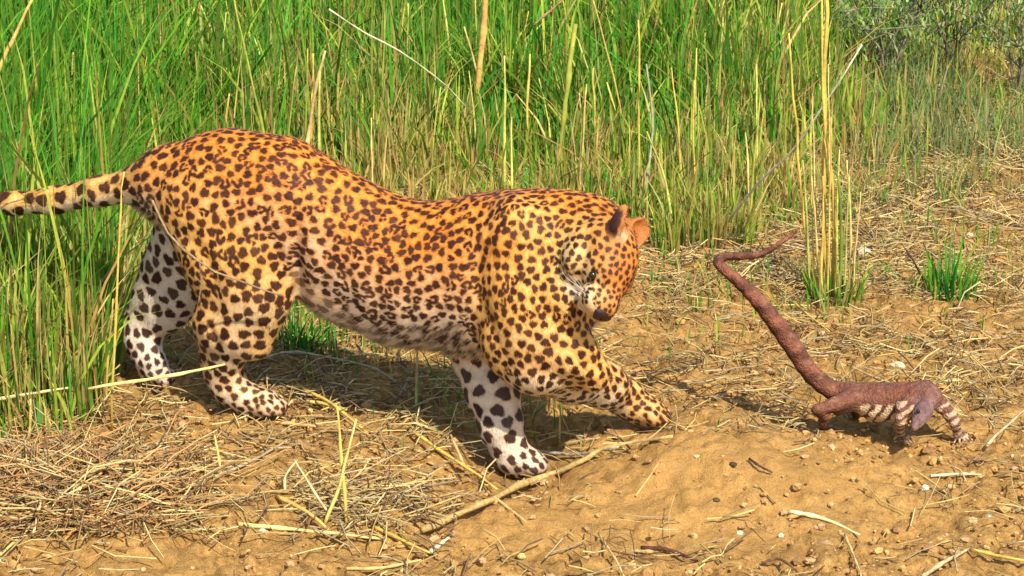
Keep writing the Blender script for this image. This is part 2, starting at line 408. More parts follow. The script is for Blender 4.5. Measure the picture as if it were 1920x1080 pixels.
def make_litter():                      # fallen straw bits, too many to count
    P = Pile(); n0 = 60000
    x, y = scatter(n0, -1.5, 1.9, -0.92, 4.0); z = terrain(x, y); u, v = pix(np.stack([x, y, z], -1))
    cl = fbm(x * 5, y * 5, 3, 271)
    heap = np.exp(-(((u - 150) / 230) ** 2 + ((v - 930) / 90) ** 2)) + 0.8 * np.exp(-(((u - 700) / 130) ** 2 + ((v - 950) / 70) ** 2))
    right = sstep(1180, 1300, u) * sstep(850, 740, v) * sstep(60, 200, v) * (1 - 0.75 * np.exp(-(((u - 1850) / 110) ** 2 + ((v - 165) / 70) ** 2)))
    belly = np.exp(-(((u - 740) / 300) ** 2 + ((v - 750) / 110) ** 2))
    p = (0.16 + 1.3 * heap + 0.40 * right + 1.2 * belly) * (0.3 + 1.0 * sstep(0.38, 0.62, cl)) * (1 - 0.93 * smoothness(x, y))
    p *= 1 + 1.0 * (v < 560)
    k = RNG.random(n0) < p * 0.75
    x, y, z, u, v, heap = [a[k] for a in (x, y, z, u, v, heap)]
    hx, hy = scatter(9000, -1.35, -0.35, -0.75, -0.05); hz = terrain(hx, hy); hu_, hv_ = pix(np.stack([hx, hy, hz], -1))
    hh = np.exp(-((((hu_ - 120) / 210) ** 2 + ((hv_ - 925) / 75) ** 2) ** 1.3)); k = RNG.random(9000) < hh * 0.8
    x, y, u, v = [np.concatenate([a, b[k]]) for a, b in ((x, hx), (y, hy), (u, hu_), (v, hv_))]
    z = np.concatenate([z, hz[k] + hh[k] * RNG.uniform(0, 0.035, k.sum())]); heap = np.concatenate([heap, np.ones(k.sum())]); n = len(x)
    Ln = RNG.uniform(0.02, 0.11, n) * (1 + 0.5 * heap); a = RNG.uniform(0, 2 * math.pi, n); el = np.abs(RNG.normal(0.0, 0.22, n))
    el = np.minimum(el, 0.7)
    r = RNG.uniform(0.0008, 0.0021, n)
    d = np.stack([np.cos(a) * np.cos(el), np.sin(a) * np.cos(el), np.sin(el)], -1)
    p0 = np.stack([x, y, z + r * 0.8 + RNG.uniform(0, 0.012, n)], -1); p1 = p0 + d * Ln[:, None]
    sag = np.array([0, 0, 1.0]) * (Ln * RNG.normal(0.02, 0.05, n))[:, None]
    mid = (p0 + p1) / 2 + sag + np.stack([-np.sin(a), np.cos(a), 0 * a], -1) * (Ln * RNG.normal(0, 0.06, n))[:, None]
    zz = terrain(p1[:, 0], p1[:, 1]); p1[:, 2] = np.maximum(p1[:, 2], zz + 0.002)
    zz = terrain(mid[:, 0], mid[:, 1]); mid[:, 2] = np.maximum(mid[:, 2], zz + 0.003)
    ctr = np.stack([p0, mid, p1], 1)
    s1 = np.stack([-np.sin(a), np.cos(a), 0 * a], -1); s2 = np.array([0, 0, 1.0])
    V = np.empty((n, 3, 3, 3))
    for j, (c1, c2) in enumerate(((-1, -0.5), (1, -0.5), (0, 0.9))):
        V[:, :, j] = ctr + (r[:, None] * (c1 * s1 + c2 * s2))[:, None]
    o = np.arange(n)[:, None] * 9; F = []
    for q in range(2):
        for j in range(3):
            F.append(np.stack([o[:, 0] + q * 3 + j, o[:, 0] + q * 3 + (j + 1) % 3, o[:, 0] + q * 3 + 3 + (j + 1) % 3, o[:, 0] + q * 3 + 3 + j], -1))
    pal = np.array([[0.50, 0.36, 0.12], [0.42, 0.27, 0.09], [0.58, 0.45, 0.18], [0.30, 0.19, 0.08], [0.16, 0.09, 0.045], [0.40, 0.31, 0.16]])
    c = pal[RNG.integers(0, 6, n)] * RNG.uniform(0.7, 1.2, n)[:, None]
    rust = (heap > 0.4) & (u < 400) & (RNG.random(n) < 0.45)
    c[rust] = np.array([0.43, 0.22, 0.075]) * RNG.uniform(0.6, 1.2, rust.sum())[:, None]
    P.add(V.reshape(-1, 3), [np.concatenate(F)], np.repeat(c, 9, 0))
    return tag(P.build('straw_litter', M_STRAW), 'fallen straw bits strewn over the earth', 'straw', kind='stuff')
make_litter()

ico_v = np.array([[0, 0, 1], [.894, 0, .447], [.276, .851, .447], [-.724, .526, .447], [-.724, -.526, .447], [.276, -.851, .447],
                  [.724, .526, -.447], [-.276, .851, -.447], [-.894, 0, -.447], [-.276, -.851, -.447], [.724, -.526, -.447], [0, 0, -1]])
ico_f = np.array([[0, 1, 2], [0, 2, 3], [0, 3, 4], [0, 4, 5], [0, 5, 1], [1, 6, 2], [2, 7, 3], [3, 8, 4], [4, 9, 5], [5, 10, 1],
                  [6, 7, 2], [7, 8, 3], [8, 9, 4], [9, 10, 5], [10, 6, 1], [6, 11, 7], [7, 11, 8], [8, 11, 9], [9, 11, 10], [10, 11, 6]])
def make_clods():
    P = Pile(); n0 = 30000
    x, y = scatter(n0, -1.45, 1.6, -0.92, 2.5); z = terrain(x, y); u, v = pix(np.stack([x, y, z], -1))
    cl = fbm(x * 6, y * 6, 3, 371)
    p = (0.12 + 0.75 * sstep(0.42, 0.66, cl)) * (1 - 0.60 * smoothness(x, y)) * sstep(400, 620, v) * (0.55 + 0.45 * sstep(560, 760, v))
    k = RNG.random(n0) < p * 0.62
    x, y, z = x[k], y[k], z[k]; n = len(x)
    r = np.exp(RNG.normal(math.log(0.0042), 0.55, n)).clip(0.0015, 0.0125)
    an = RNG.uniform(0.6, 1.3, (n, 3)); an[:, 2] *= 0.7
    jit = 1 + RNG.uniform(-0.28, 0.28, (n, 12, 1)); ang = RNG.uniform(0, 6.28, n)
    vv = ico_v[None] * jit * an[:, None] * r[:, None, None]
    ca_, sa = np.cos(ang)[:, None], np.sin(ang)[:, None]
    V = np.stack([vv[..., 0] * ca_ - vv[..., 1] * sa, vv[..., 0] * sa + vv[..., 1] * ca_, vv[..., 2]], -1)
    V = V + np.stack([x, y, z + 0.25 * r], -1)[:, None]
    pal = np.array([[0.50, 0.28, 0.09], [0.42, 0.23, 0.08], [0.54, 0.33, 0.12], [0.34, 0.18, 0.07], [0.48, 0.29, 0.13]])
    c = pal[RNG.integers(0, 5, n)] * RNG.uniform(0.75, 1.2, n)[:, None]
    F = (ico_f[None] + 12 * np.arange(n)[:, None, None]).reshape(-1, 3)
    P.add(V.reshape(-1, 3), [F], np.repeat(c, 12, 0))
    return tag(P.build('soil_crumbs', M_STONE, smooth=False), 'loose crumbs of dry earth strewn on the ground', 'earth', kind='stuff')
make_clods()
# ------------------------------------------------------------------ body builder: blended tapered limbs -> one continuous skin
def smin(a, b, k):
    h = np.clip(0.5 + 0.5 * (b - a) / k, 0, 1)
    return b * (1 - h) + a * h - k * h * (1 - h)
def d_prim(p, Pm):
    x, y, z = p
    if 'R' in Pm:                       # oriented ellipsoid, optionally hollowed by a second one
        q = np.stack([x - Pm['c'][0], y - Pm['c'][1], z - Pm['c'][2]], 0)
        l = np.tensordot(Pm['R'], q, 1)
        def ell(l, r):
            r = np.asarray(r, float).reshape(3, *([1] * (l.ndim - 1)))
            k0 = np.sqrt(((l / r) ** 2).sum(0)); k1 = np.sqrt(((l / (r * r)) ** 2).sum(0)) + 1e-9
            return k0 * (k0 - 1) / k1
        d = ell(l, Pm['r'])
        if 'hole' in Pm:
            off = np.asarray(Pm['hole_c'], float).reshape(3, *([1] * (l.ndim - 1)))
            d = np.maximum(d, -ell(l - off, Pm['hole']))
        return d
    a, b, ra, rb, kw = Pm['a'], Pm['b'], Pm['ra'], Pm['rb'], Pm['kw']
    ax, ay, az = b - a
    dx, dy, dz = x - a[0], y - a[1], z - a[2]
    den = ax * ax + ay * ay + az * az + 1e-12
    t = np.clip((dx * ax + dy * ay + dz * az) / den, 0, 1)
    ex, ey, ez = dx - t * ax, (dy - t * ay) / kw, dz - t * az
    return (np.sqrt(ex * ex + ey * ey + ez * ez) - (ra + t * (rb - ra)))
def prim_box(Pm):
    if 'R' in Pm:
        r = max(Pm['r']); return Pm['c'] - r, Pm['c'] + r
    r = max(Pm['ra'], Pm['rb'])
    return np.minimum(Pm['a'], Pm['b']) - r, np.maximum(Pm['a'], Pm['b']) + r

def surface_net(D, org, h):
    s = D < 0
    nx, ny, nz = D.shape
    c = np.zeros((nx - 1, ny - 1, nz - 1), np.uint8)
    for i in (0, 1):
        for j in (0, 1):
            for k in (0, 1):
                c += s[i:nx - 1 + i, j:ny - 1 + j, k:nz - 1 + k]
    act = (c > 0) & (c < 8)
    ijk = np.argwhere(act); num = -np.ones(act.shape, np.int64); num[act] = np.arange(len(ijk))
    acc = np.zeros((len(ijk), 3)); cnt = np.zeros(len(ijk))
    I, J, K = ijk.T
    corners = [(i, j, k) for i in (0, 1) for j in (0, 1) for k in (0, 1)]
    for a in corners:
        for ax in range(3):
            if a[ax] == 0:
                b = list(a); b[ax] = 1
                da = D[I + a[0], J + a[1], K + a[2]]; db = D[I + b[0], J + b[1], K + b[2]]
                m = (da < 0) != (db < 0)
                t = np.where(m, da / np.where(m, da - db, 1), 0)
                pos = np.tile(np.array(a, float), (len(ijk), 1)); pos[:, ax] += t
                acc[m] += pos[m]; cnt[m] += 1
    V = org + h * (ijk + acc / cnt[:, None])
    F = []
    for ax in range(3):
        o1, o2 = [(1, 2), (2, 0), (0, 1)][ax]
        A = [slice(None)] * 3; B = [slice(None)] * 3; A[ax] = slice(0, -1); B[ax] = slice(1, None)
        sa, sb = s[tuple(A)], s[tuple(B)]
        e = np.argwhere(sa != sb)
        e = e[(e[:, o1] > 0) & (e[:, o2] > 0) & (e[:, o1] < D.shape[o1] - 1) & (e[:, o2] < D.shape[o2] - 1)]
        inside = s[tuple(e.T)]
        def cell(d1, d2):
            q = e.copy(); q[:, o1] -= d1; q[:, o2] -= d2; return num[tuple(q.T)]
        q = np.stack([cell(1, 1), cell(0, 1), cell(0, 0), cell(1, 0)], 1)
        q[~inside] = q[~inside][:, ::-1]
        F.append(q)
    return V, np.concatenate(F)

def edges_of(F):
    E = np.concatenate([F[:, [0, 1]], F[:, [1, 2]], F[:, [2, 3]], F[:, [3, 0]]])
    Es = np.sort(E, 1); key = Es[:, 0].astype(np.int64) * (F.max() + 1) + Es[:, 1]
    u, inv = np.unique(key, return_inverse=True)
    U = np.stack([u // (F.max() + 1), u % (F.max() + 1)], 1)
    return U, inv.reshape(4, len(F))
def relax(V, F, it, f=0.5):
    U, _ = edges_of(F); n = len(V)
    deg = np.bincount(U.ravel(), minlength=n)[:, None]
    for i in range(it):
        S = np.stack([np.bincount(U[:, 0], V[U[:, 1], k], n) + np.bincount(U[:, 1], V[U[:, 0], k], n) for k in range(3)], 1)
        V = V + f * (S / np.maximum(deg, 1) - V)
    return V
def split4(V, F):
    U, inv = edges_of(F); n = len(V); m = len(U)
    V2 = np.vstack([V, V[U].mean(1), V[F].mean(1)])
    e0, e1, e2, e3 = inv + n; c = n + m + np.arange(len(F))
    F2 = np.concatenate([np.stack([F[:, 0], e0, c, e3], 1), np.stack([e0, F[:, 1], e1, c], 1),
                         np.stack([c, e1, F[:, 2], e2], 1), np.stack([e3, c, e2, F[:, 3]], 1)])
    return V2, F2
def vnormals(V, F):
    fn = np.cross(V[F[:, 2]] - V[F[:, 0]], V[F[:, 3]] - V[F[:, 1]])
    N = np.zeros_like(V)
    for k in range(3):
        N[:, k] = sum(np.bincount(F[:, j], fn[:, k], len(V)) for j in range(4))
    return N / (np.linalg.norm(N, axis=1)[:, None] + 1e-12)

def grow(prims, h, core, k_core, kj, pad=0.03):
    """core: group names blended together in order with the k of each; the other groups are joined to that core one by one"""
    lo = np.min([prim_box(p)[0] for p in prims], 0) - pad; hi = np.max([prim_box(p)[1] for p in prims], 0) + pad
    shp = np.ceil((hi - lo) / h).astype(int) + 1
    gridv = [lo[i] + h * np.arange(shp[i]) for i in range(3)]
    groups = []
    for p in prims:
        if p['g'] not in groups: groups.append(p['g'])
    fields = {}
    for g in groups:
        D = np.full(shp, 0.25, np.float32)
        for p in [q for q in prims if q['g'] == g]:
            a, b = prim_box(p); m = 0.05
            i0 = np.maximum(((a - m - lo) / h).astype(int), 0); i1 = np.minimum(((b + m - lo) / h).astype(int) + 2, shp)
            sl = tuple(slice(i0[k], i1[k]) for k in range(3))
            x, y, z = np.meshgrid(*[gridv[k][i0[k]:i1[k]].astype(np.float32) for k in range(3)], indexing='ij')
            D[sl] = smin(D[sl], d_prim((x, y, z), p).astype(np.float32), p.get('k', 0.02))
        fields[g] = D
    T = fields[core[0]]
    for g in core[1:]:
        T = smin(T, fields[g], k_core)
    out = T
    for g in groups:
        if g not in core:
            out = np.minimum(out, smin(T, fields[g], kj.get(g, 0.03)))
    V, F = surface_net(out, lo, h)
    # keep only the largest connected piece
    lab = np.arange(len(V)); U, _ = edges_of(F)
    while True:
        l2 = lab.copy(); np.minimum.at(l2, U[:, 0], lab[U[:, 1]]); np.minimum.at(l2, U[:, 1], lab[U[:, 0]])
        l2 = l2[l2]
        if (l2 == lab).all(): break
        lab = l2
    main = np.bincount(lab).argmax(); keep = lab == main
    re = np.cumsum(keep) - 1; F = re[F[keep[F[:, 0]]]]; V = V[keep]
    return V, F

def weights(V, prims, sig):
    D = np.stack([d_prim((V[:, 0], V[:, 1], V[:, 2]), p) for p in prims], 1)
    Wt = np.exp(-np.maximum(D - D.min(1)[:, None], 0) / sig)
    return D, Wt / Wt.sum(1)[:, None]
# ------------------------------------------------------------------ the leopard
TH = math.radians(17)
L_O = np.array([0, -0.12, 0]); L_S = np.array([math.cos(TH), -math.sin(TH), 0]); L_W = np.array([math.sin(TH), math.cos(TH), 0])
def to_world(p): p = np.asarray(p, float); return L_O + p[..., :1] * L_S + p[..., 1:2] * L_W + p[..., 2:3] * np.array([0, 0, 1.0])
def dir_world(p): p = np.asarray(p, float); return p[..., :1] * L_S + p[..., 1:2] * L_W + p[..., 2:3] * np.array([0, 0, 1.0])
def to_local(p): q = np.asarray(p, float) - L_O; return np.array([q @ L_S, q @ L_W, q[2]])
def LP(px, py, w):
    d = ray(px, py); t = (w - (CAM - L_O) @ L_W) / (d @ L_W); return to_local(CAM + d * t)
PXM = 1 / 858.0
ORANGE = (0.62, 0.255, 0.036); FLANK = (0.69, 0.405, 0.11); BELLY = (0.64, 0.52, 0.37); LEGC = (0.64, 0.40, 0.14)
PALE = (0.66, 0.53, 0.35); WHITE = (0.66, 0.58, 0.47); CHEEK = (0.66, 0.44, 0.15); HEADO = (0.46, 0.165, 0.030); INNER = (0.62, 0.50, 0.36)
LE = []
def chain(g, pts, kw, ctop, cbot, pitch, typ, k=0.02, rev=False):
    """pts: (px, py, w, r_px); pitch and colours may run from first to last"""
    n = len(pts)
    for i in range(n - 1):
        a, b = pts[i], pts[i + 1]; t = (i + 0.5) / (n - 1)
        mixc = lambda c: np.array(c[0]) * (1 - t) + np.array(c[1]) * t if isinstance(c[0], tuple) else np.array(c)
        pt = pitch if np.isscalar(pitch) else pitch[0] * (1 - t) + pitch[1] * t
        LE.append(dict(g=g, a=LP(*a[:3]), b=LP(*b[:3]), ra=a[3] * PXM, rb=b[3] * PXM, kw=kw, ct=mixc(ctop), cb=mixc(cbot), pitch=pt, typ=typ, k=k,
                       flow=(-1 if rev else 1)))
def paw(g, base, tip, r, spread, ctop, pitch):
    """a pad with four separate toes; base and tip are local points on the foot axis, the sole lies at the tip's height"""
    ax = tip - base; ax = ax / np.linalg.norm(ax)
    lat = np.cross(ax, [0, 0, 1.0]); lat /= np.linalg.norm(lat)
    LE.append(dict(g=g, a=base, b=base + 0.55 * (tip - base), ra=r * 1.12, rb=r * 1.12, kw=1.15, ct=np.array(ctop), cb=np.array(ctop) * 0.8, pitch=pitch, typ=2, k=0.012, flow=1))
    for j, o in enumerate((-1.6, -0.55, 0.55, 1.6)):
        fw = 1.0 if abs(o) < 1 else 0.80
        c0 = base + 0.45 * (tip - base) + lat * o * spread * 0.8
        c1 = base + fw * (tip - base) + lat * o * spread
        mid = (c0 + c1) / 2 + np.array([0, 0, 0.006])
        for a, b in ((c0, mid), (mid, c1)):
            LE.append(dict(g=g, a=a, b=b, ra=r * 0.60, rb=r * 0.57, kw=1.0, ct=np.array(ctop), cb=np.array(ctop) * np.array([0.8, 0.62, 0.5]), pitch=pitch, typ=2, k=0.003, flow=1))
# torso, from the neck back to the croup
chain('torso', [(1108, 455, -.005, 84), (1045, 468, -.005, 101), (965, 488, 0, 121)], 0.86, ORANGE, FLANK, (0.0172, 0.0188), 0, 0.05)
chain('torso', [(965, 488, 0, 121), (875, 510, 0, 128), (785, 515, 0, 122), (700, 482, 0, 116), (605, 426, 0, 110), (520, 380, 0, 117), (425, 364, 0, 115), (325, 350, 0, 78)],
      0.80, ORANGE, BELLY, (0.0200, 0.0222), 1, 0.05)
chain('torso', [(840, 597, 0, 50), (740, 584, 0, 50), (640, 543, 0, 51), (570, 488, 0, 56)], 1.15, FLANK, BELLY, 0.031, 3, 0.04)
chain('torso', [(1075, 560, -.02, 62), (985, 600, -.01, 68), (890, 610, 0, 52)], 1.1, FLANK, BELLY, 0.024, 2, 0.04)
# shoulder blades standing above the sagging back
chain('torso', [(905, 392, .035, 24), (935, 440, .06, 50)], 1, ORANGE, ORANGE, 0.026, 2, 0.025)
chain('torso', [(965, 395, -.05, 26), (965, 450, -.075, 55)], 1, ORANGE, ORANGE, 0.026, 2, 0.03)
# tail held straight out behind
chain('tail', [(318, 330, 0, 48), (255, 347, .01, 33), (190, 358, .02, 27), (100, 376, .035, 25), (30, 382, .05, 21), (-60, 374, .06, 19), (-150, 345, .07, 17), (-215, 300, .08, 13)],
      1, (0.64, 0.42, 0.13), PALE, (0.036, 0.038), 2, 0.02)
# hind legs
G_hn = to_local(on_ground(500, 784)); G_hf = to_local(on_ground(298, 722))
G_fn = to_local(on_ground(1225, 806)); G_ff = to_local(on_ground(1000, 893))
wn_, wf_, wfn, wff = G_hn[1], G_hf[1], G_fn[1], G_ff[1]
print('paw depths', wn_, wf_, wfn, wff)
chain('hind_near', [(395, 400, -.050, 98), (440, 490, -.070, 98), (458, 540, -.075, 84)], 0.62, FLANK, LEGC, (0.0230, 0.026), 1, 0.03)
chain('hind_near', [(465, 545, -.078, 74), (425, 610, -.075, 62), (418, 660, wn_ * .5 - .035, 43), (413, 694, wn_ * .8 - .012, 33)], 0.78, LEGC, PALE, (0.0285, 0.025), 2, 0.025)
chain('hind_near', [(413, 694, wn_ * .8 - .012, 33), (432, 726, wn_, 33), (462, 748, wn_, 31)], 0.85, PALE, PALE, (0.024, 0.020), 2, 0.02)
chain('hind_near', [(500, 560, -.08, 42), (478, 640, -.075, 36)], 0.8, LEGC, LEGC, 0.032, 2, 0.03)
paw('hind_near', LP(462, 748, wn_), LP(524, 764, wn_), 0.030, 0.017, PALE, 0.0155)
chain('hind_far', [(370, 440, .06, 88), (335, 515, .085, 74), (305, 565, .09, 60), (272, 608, .095, 42)], 0.7, INNER, WHITE, (0.034, 0.034), 2, 0.025)
chain('hind_far', [(272, 608, .095, 42), (266, 640, wf_ * .5 + .045, 33), (282, 680, wf_, 30), (292, 704, wf_, 26)], 0.85, WHITE, (0.62, 0.48, 0.34), (0.025, 0.021), 2, 0.02)
paw('hind_far', LP(290, 698, wf_), LP(316, 712, wf_), 0.024, 0.014, (0.60, 0.47, 0.36), 0.017)
# fore legs
chain('fore_near', [(985, 470, -.075, 88), (1000, 560, -.095, 92), (985, 640, -.105, 84)], 0.62, FLANK, FLANK, (0.0175, 0.0205), 0, 0.035)
chain('fore_near', [(1000, 632, -.106, 68), (1008, 680, -.106, 55), (1072, 704, -.095 * .6 + .4 * wfn, 50), (1130, 721, -.095 * .25 + .75 * wfn, 42), (1172, 745, wfn, 34), (1196, 765, wfn, 31)],
      0.85, LEGC, PALE, (0.0245, 0.019), 2, 0.025)
chain('fore_near', [(1030, 610, -.095, 52), (1062, 655, -.095, 46), (1105, 698, -.07, 38)], 0.85, FLANK, LEGC, (0.021, 0.0215), 2, 0.035)
paw('fore_near', LP(1190, 762, wfn), LP(1246, 783, wfn), 0.029, 0.017, LEGC, 0.0155)
chain('fore_far', [(900, 600, .055, 66), (908, 660, .045, 62), (924, 735, .5 * wff + .02, 50), (940, 800, wff * .9, 40), (957, 848, wff, 33), (972, 866, wff, 31)], 0.85, BELLY, WHITE, (0.041, 0.033), 2, 0.02)
paw('fore_far', LP(965, 862, wff), LP(1014, 873, wff), 0.029, 0.016, (0.64, 0.50, 0.36), 0.020)
# head, bowed, the muzzle down and turned toward us
H_f = np.array([0.13, -0.66, -0.74]); H_f /= np.linalg.norm(H_f)
H_u = np.array([0.95, -0.28, 0.14]); H_u -= H_f * (H_u @ H_f); H_u /= np.linalg.norm(H_u)
H_r = np.cross(H_f, H_u)
H_0 = LP(1128, 474, -.085)
def HP(f, u, r): return H_0 + f * H_f + u * H_u + r * H_r
def hs(f, u, r, rad, ct, cb, pitch=0.0155, k=0.018, b=None, rb=None):
    a = HP(f, u, r); bb = HP(*b) if b else a + 1e-4
    LE.append(dict(g='head', a=a, b=bb, ra=rad, rb=rb or rad, kw=1, ct=np.array(ct), cb=np.array(cb), pitch=pitch, typ=2, k=k, flow=-1))
hs(0, 0, 0, 0.067, HEADO, CHEEK, 0.019)                                    # skull
hs(0.038, 0.022, 0, 0.052, HEADO, CHEEK, 0.0125)                            # forehead
for sd in (1, -1):
    hs(0.030, -0.026, 0.036 * sd, 0.040, CHEEK, CHEEK, 0.017)              # cheek
    hs(0.066, 0.030, 0.034 * sd, 0.021, HEADO, CHEEK, 0.013, 0.014)        # brow
    hs(0.110, -0.008, 0.023 * sd, 0.032, CHEEK, WHITE, 0.012, 0.010)       # whisker pad
hs(0.060, 0.022, 0, 0.035, HEADO, CHEEK, 0.0105, 0.018, (0.118, 0.016, 0), 0.029)  # bridge of the nose
hs(0.050, -0.030, 0, 0.040, CHEEK, WHITE, 0.016, 0.018, (0.106, -0.034, 0), 0.020)  # jaw and chin
LE.append(dict(g='head', a=H_0, b=LP(1088, 462, -.005), ra=0.064, rb=0.094, kw=1, ct=np.array(ORANGE), cb=np.array(FLANK), pitch=0.021, typ=2, k=0.04, flow=1))
def ear(sd):
    c = HP(-0.020, 0.060, 0.044) if sd > 0 else HP(-0.044, 0.040, -0.046)
    up = -0.80 * H_f + 0.45 * H_u + 0.30 * sd * H_r; up /= np.linalg.norm(up)
    op = 0.86 * H_u - (0.62 if sd > 0 else 0.28) * sd * H_r + 0.25 * H_f; op -= up * (op @ up); op /= np.linalg.norm(op)
    sdv = np.cross(up, op); c = c + up * 0.018
    LE.append(dict(g='ear', R=np.stack([sdv, op, up]), c=c, r=(0.030, 0.019, 0.039), hole=(0.0235, 0.020, 0.032), hole_c=(0, 0.0135, 0.003), k=0.006,
                   ct=np.array((0.44, 0.17, 0.03)), cb=np.array((0.44, 0.17, 0.03)), pitch=0.0135, typ=2, flow=1, op=op, up=up, sdv=sdv * sd))
EARS = True
if EARS: ear(1); ear(-1)

# creases (negative) and muscle bulges (positive) on the near side: line, width in px, depth in m
FOLDS = [([(560, 400), (552, 470), (562, 530), (548, 566)], 11, -.012), ([(585, 420), (590, 500), (580, 560)], 18, .006),
         ([(930, 410), (898, 480), (900, 560), (930, 640), (958, 705)], 14, -.006), ([(965, 400), (938, 480), (948, 570), (985, 640)], 22, .004),
         ([(1035, 470), (1010, 540), (1040, 610), (1085, 640)], 14, -.006), ([(1106, 420), (1092, 480), (1080, 545), (1092, 600)], 13, -.013),
         ([(325, 420), (380, 480), (402, 560), (392, 620)], 16, -.007), ([(440, 400), (470, 460), (500, 520)], 30, .008),
         ([(388, 610), (408, 650), (402, 690)], 8, -.006), ([(985, 690), (1050, 715), (1110, 735)], 12, -.005), ([(1010, 660), (1070, 690), (1130, 715)], 12, .005),
         ([(640, 470), (650, 540), (640, 590)], 14, -.003), ([(700, 480), (708, 560), (700, 620)], 14, -.003), ([(760, 500), (766, 570), (760, 630)], 14, -.003), ([(820, 500), (826, 570), (820, 630)], 14, -.003),
         ([(880, 385), (950, 385), (1010, 400)], 14, .006), ([(600, 300), (690, 365), (780, 400)], 12, .003)]
def build_leopard():
    V, F = grow(LE, 0.0045, ['torso', 'tail', 'head'], 0.035, dict(hind_near=0.030, hind_far=0.03, fore_near=0.022, fore_far=0.03, ear=0.012))
    V = relax(V, F, 3, 0.5); V, F = split4(V, F); V = relax(V, F, 3, 0.5)
    N = vnormals(V, F)
    pu, pv = pix(to_world(V)); side = sstep(0.15, -0.35, N[:, 1])
    dsp = np.zeros(len(V))
    for pts, wd, dep in FOLDS:
        pl_ = catmull(np.array(pts, float), 40); a_, b_ = pl_[:-1], pl_[1:]; ab = b_ - a_; best = np.full(len(V), 1e9); tb = np.zeros(len(V))
        for k in range(len(a_)):
            t = np.clip(((pu - a_[k, 0]) * ab[k, 0] + (pv - a_[k, 1]) * ab[k, 1]) / (ab[k] @ ab[k] + 1e-9), 0, 1)
            dd = np.hypot(pu - a_[k, 0] - t * ab[k, 0], pv - a_[k, 1] - t * ab[k, 1]); mk = dd < best
            best[mk] = dd[mk]; tb[mk] = (k + t[mk]) / len(a_)
        dsp += dep * np.exp(-(best / wd) ** 2) * np.sin(math.pi * np.clip(tb, 0.02, 0.98)) ** 0.5
    V = V + N * (dsp * side)[:, None]
    V = relax(V, F, 1, 0.4); N = vnormals(V, F); n = len(V)
    D, Wt = weights(V, LE, 0.012)
    # hair flow, pigment, spot pitch and spot kind all come from the nearest limbs
    flow = np.zeros((n, 3)); ct = np.zeros((n, 3)); cb = np.zeros((n, 3)); pitch = np.zeros(n); height = np.zeros(n)
    for j, p in enumerate(LE):
        w = Wt[:, j:j + 1]
        d = p['up'] if 'up' in p else p['b'] - p['a']
        ln = np.linalg.norm(d)
        if ln > 0.005: flow += w * p['flow'] * d / ln
        else: flow += w * -H_f * 0.6
        ct += w * p['ct']; cb += w * p['cb']; pitch += w[:, 0] * p['pitch']
        if 'R' in p: hh = np.zeros(n)
        else:
            ab = p['b'] - p['a']; t = np.clip(((V - p['a']) @ ab) / (ab @ ab + 1e-9), 0, 1)
            upv = H_u if p['g'] == 'head' else np.array([0, 0, 1.0])
            hh = ((V - p['a'] - t[:, None] * ab) @ upv) / (p['ra'] + t * (p['rb'] - p['ra']))
        height += w[:, 0] * hh
    flow += np.array([0, 0, -0.25]); flow -= N * (flow * N).sum(1)[:, None]; flow /= np.linalg.norm(flow, axis=1)[:, None] + 1e-9
    hn = height + 0.22 * (vnoise(V[:, 0] * 28, V[:, 1] * 28, V[:, 2] * 28, 5) - 0.5)
    m = sstep(-0.85, 0.70, hn)[:, None]
    base = cb * (1 - m) + ct * m
    belly = sstep(-0.62, -0.95, hn)[:, None] * 0.7
    near_t = np.isin(np.array([p['g'] for p in LE])[D.argmin(1)], ['torso'])[:, None]
    base = np.where(near_t, base * (1 - belly) + np.array(WHITE) * 0.92 * belly, base)
    base *= (0.86 + 0.28 * vnoise(V[:, 0] * 60, V[:, 1] * 60, V[:, 2] * 60, 8))[:, None]
    gidx = np.array([p['g'] for p in LE])[D.argmin(1)]
    typ = np.array([p['typ'] for p in LE])[D.argmin(1)]
    # ---- spots: scattered no closer than the local pitch
    order = RNG.permutation(n)[:90000]; cell = 0.012; grid = {}; seeds = []
    for i in order:
        if gidx[i] == 'ear': continue
        p = V[i]; r = pitch[i] * 0.89; q = tuple((p / cell).astype(int)); R = int(r / cell) + 1; ok = True
        for a in range(q[0] - R, q[0] + R + 1):
            for b in range(q[1] - R, q[1] + R + 1):
                for c in range(q[2] - R, q[2] + R + 1):
                    for s in grid.get((a, b, c), ()):
                        dd = s[0] - p
                        if dd @ dd < r * r: ok = False; break
                    if not ok: break
                if not ok: break
            if not ok: break
        if ok: grid.setdefault(q, []).append((p,)); seeds.append(i)
    tree = kdtree.KDTree(n)
    for i in range(n): tree.insert(V[i], i)
    tree.balance()
    dark = np.zeros(n); tan = np.zeros(n); halo = np.zeros(n); rs = np.random.default_rng(5)
    bid = np.cross(N, flow)
    for i in seeds:
        P0 = pitch[i]; R = 0.435 * P0 * rs.uniform(0.88, 1.14); k = typ[i]
        if gidx[i] == 'torso' or gidx[i] in ('hind_near', 'fore_near'): R *= 1.10
        if gidx[i] == 'head' and P0 < 0.0135: R *= 1.10
        ids = np.array([x[1] for x in tree.find_range(Vector(V[i]), R * 1.9)])
        ids = ids[(N[ids] @ N[i]) > 0.2]
        d = V[ids] - V[i]; u = d @ flow[i]; v = d @ bid[i]
        el = rs.uniform(0.9, 1.25) if k != 3 else rs.uniform(1.05, 1.35)
        if gidx[i] in ('fore_near', 'hind_near', 'fore_far', 'hind_far') and P0 > 0.022: el = rs.uniform(0.85, 1.2)
        u = u / el; v = v * el ** 0.5
        a1, a2, a3 = rs.uniform(0, 6.28, 3)
        rho = np.hypot(u, v); ph = np.arctan2(v, u)
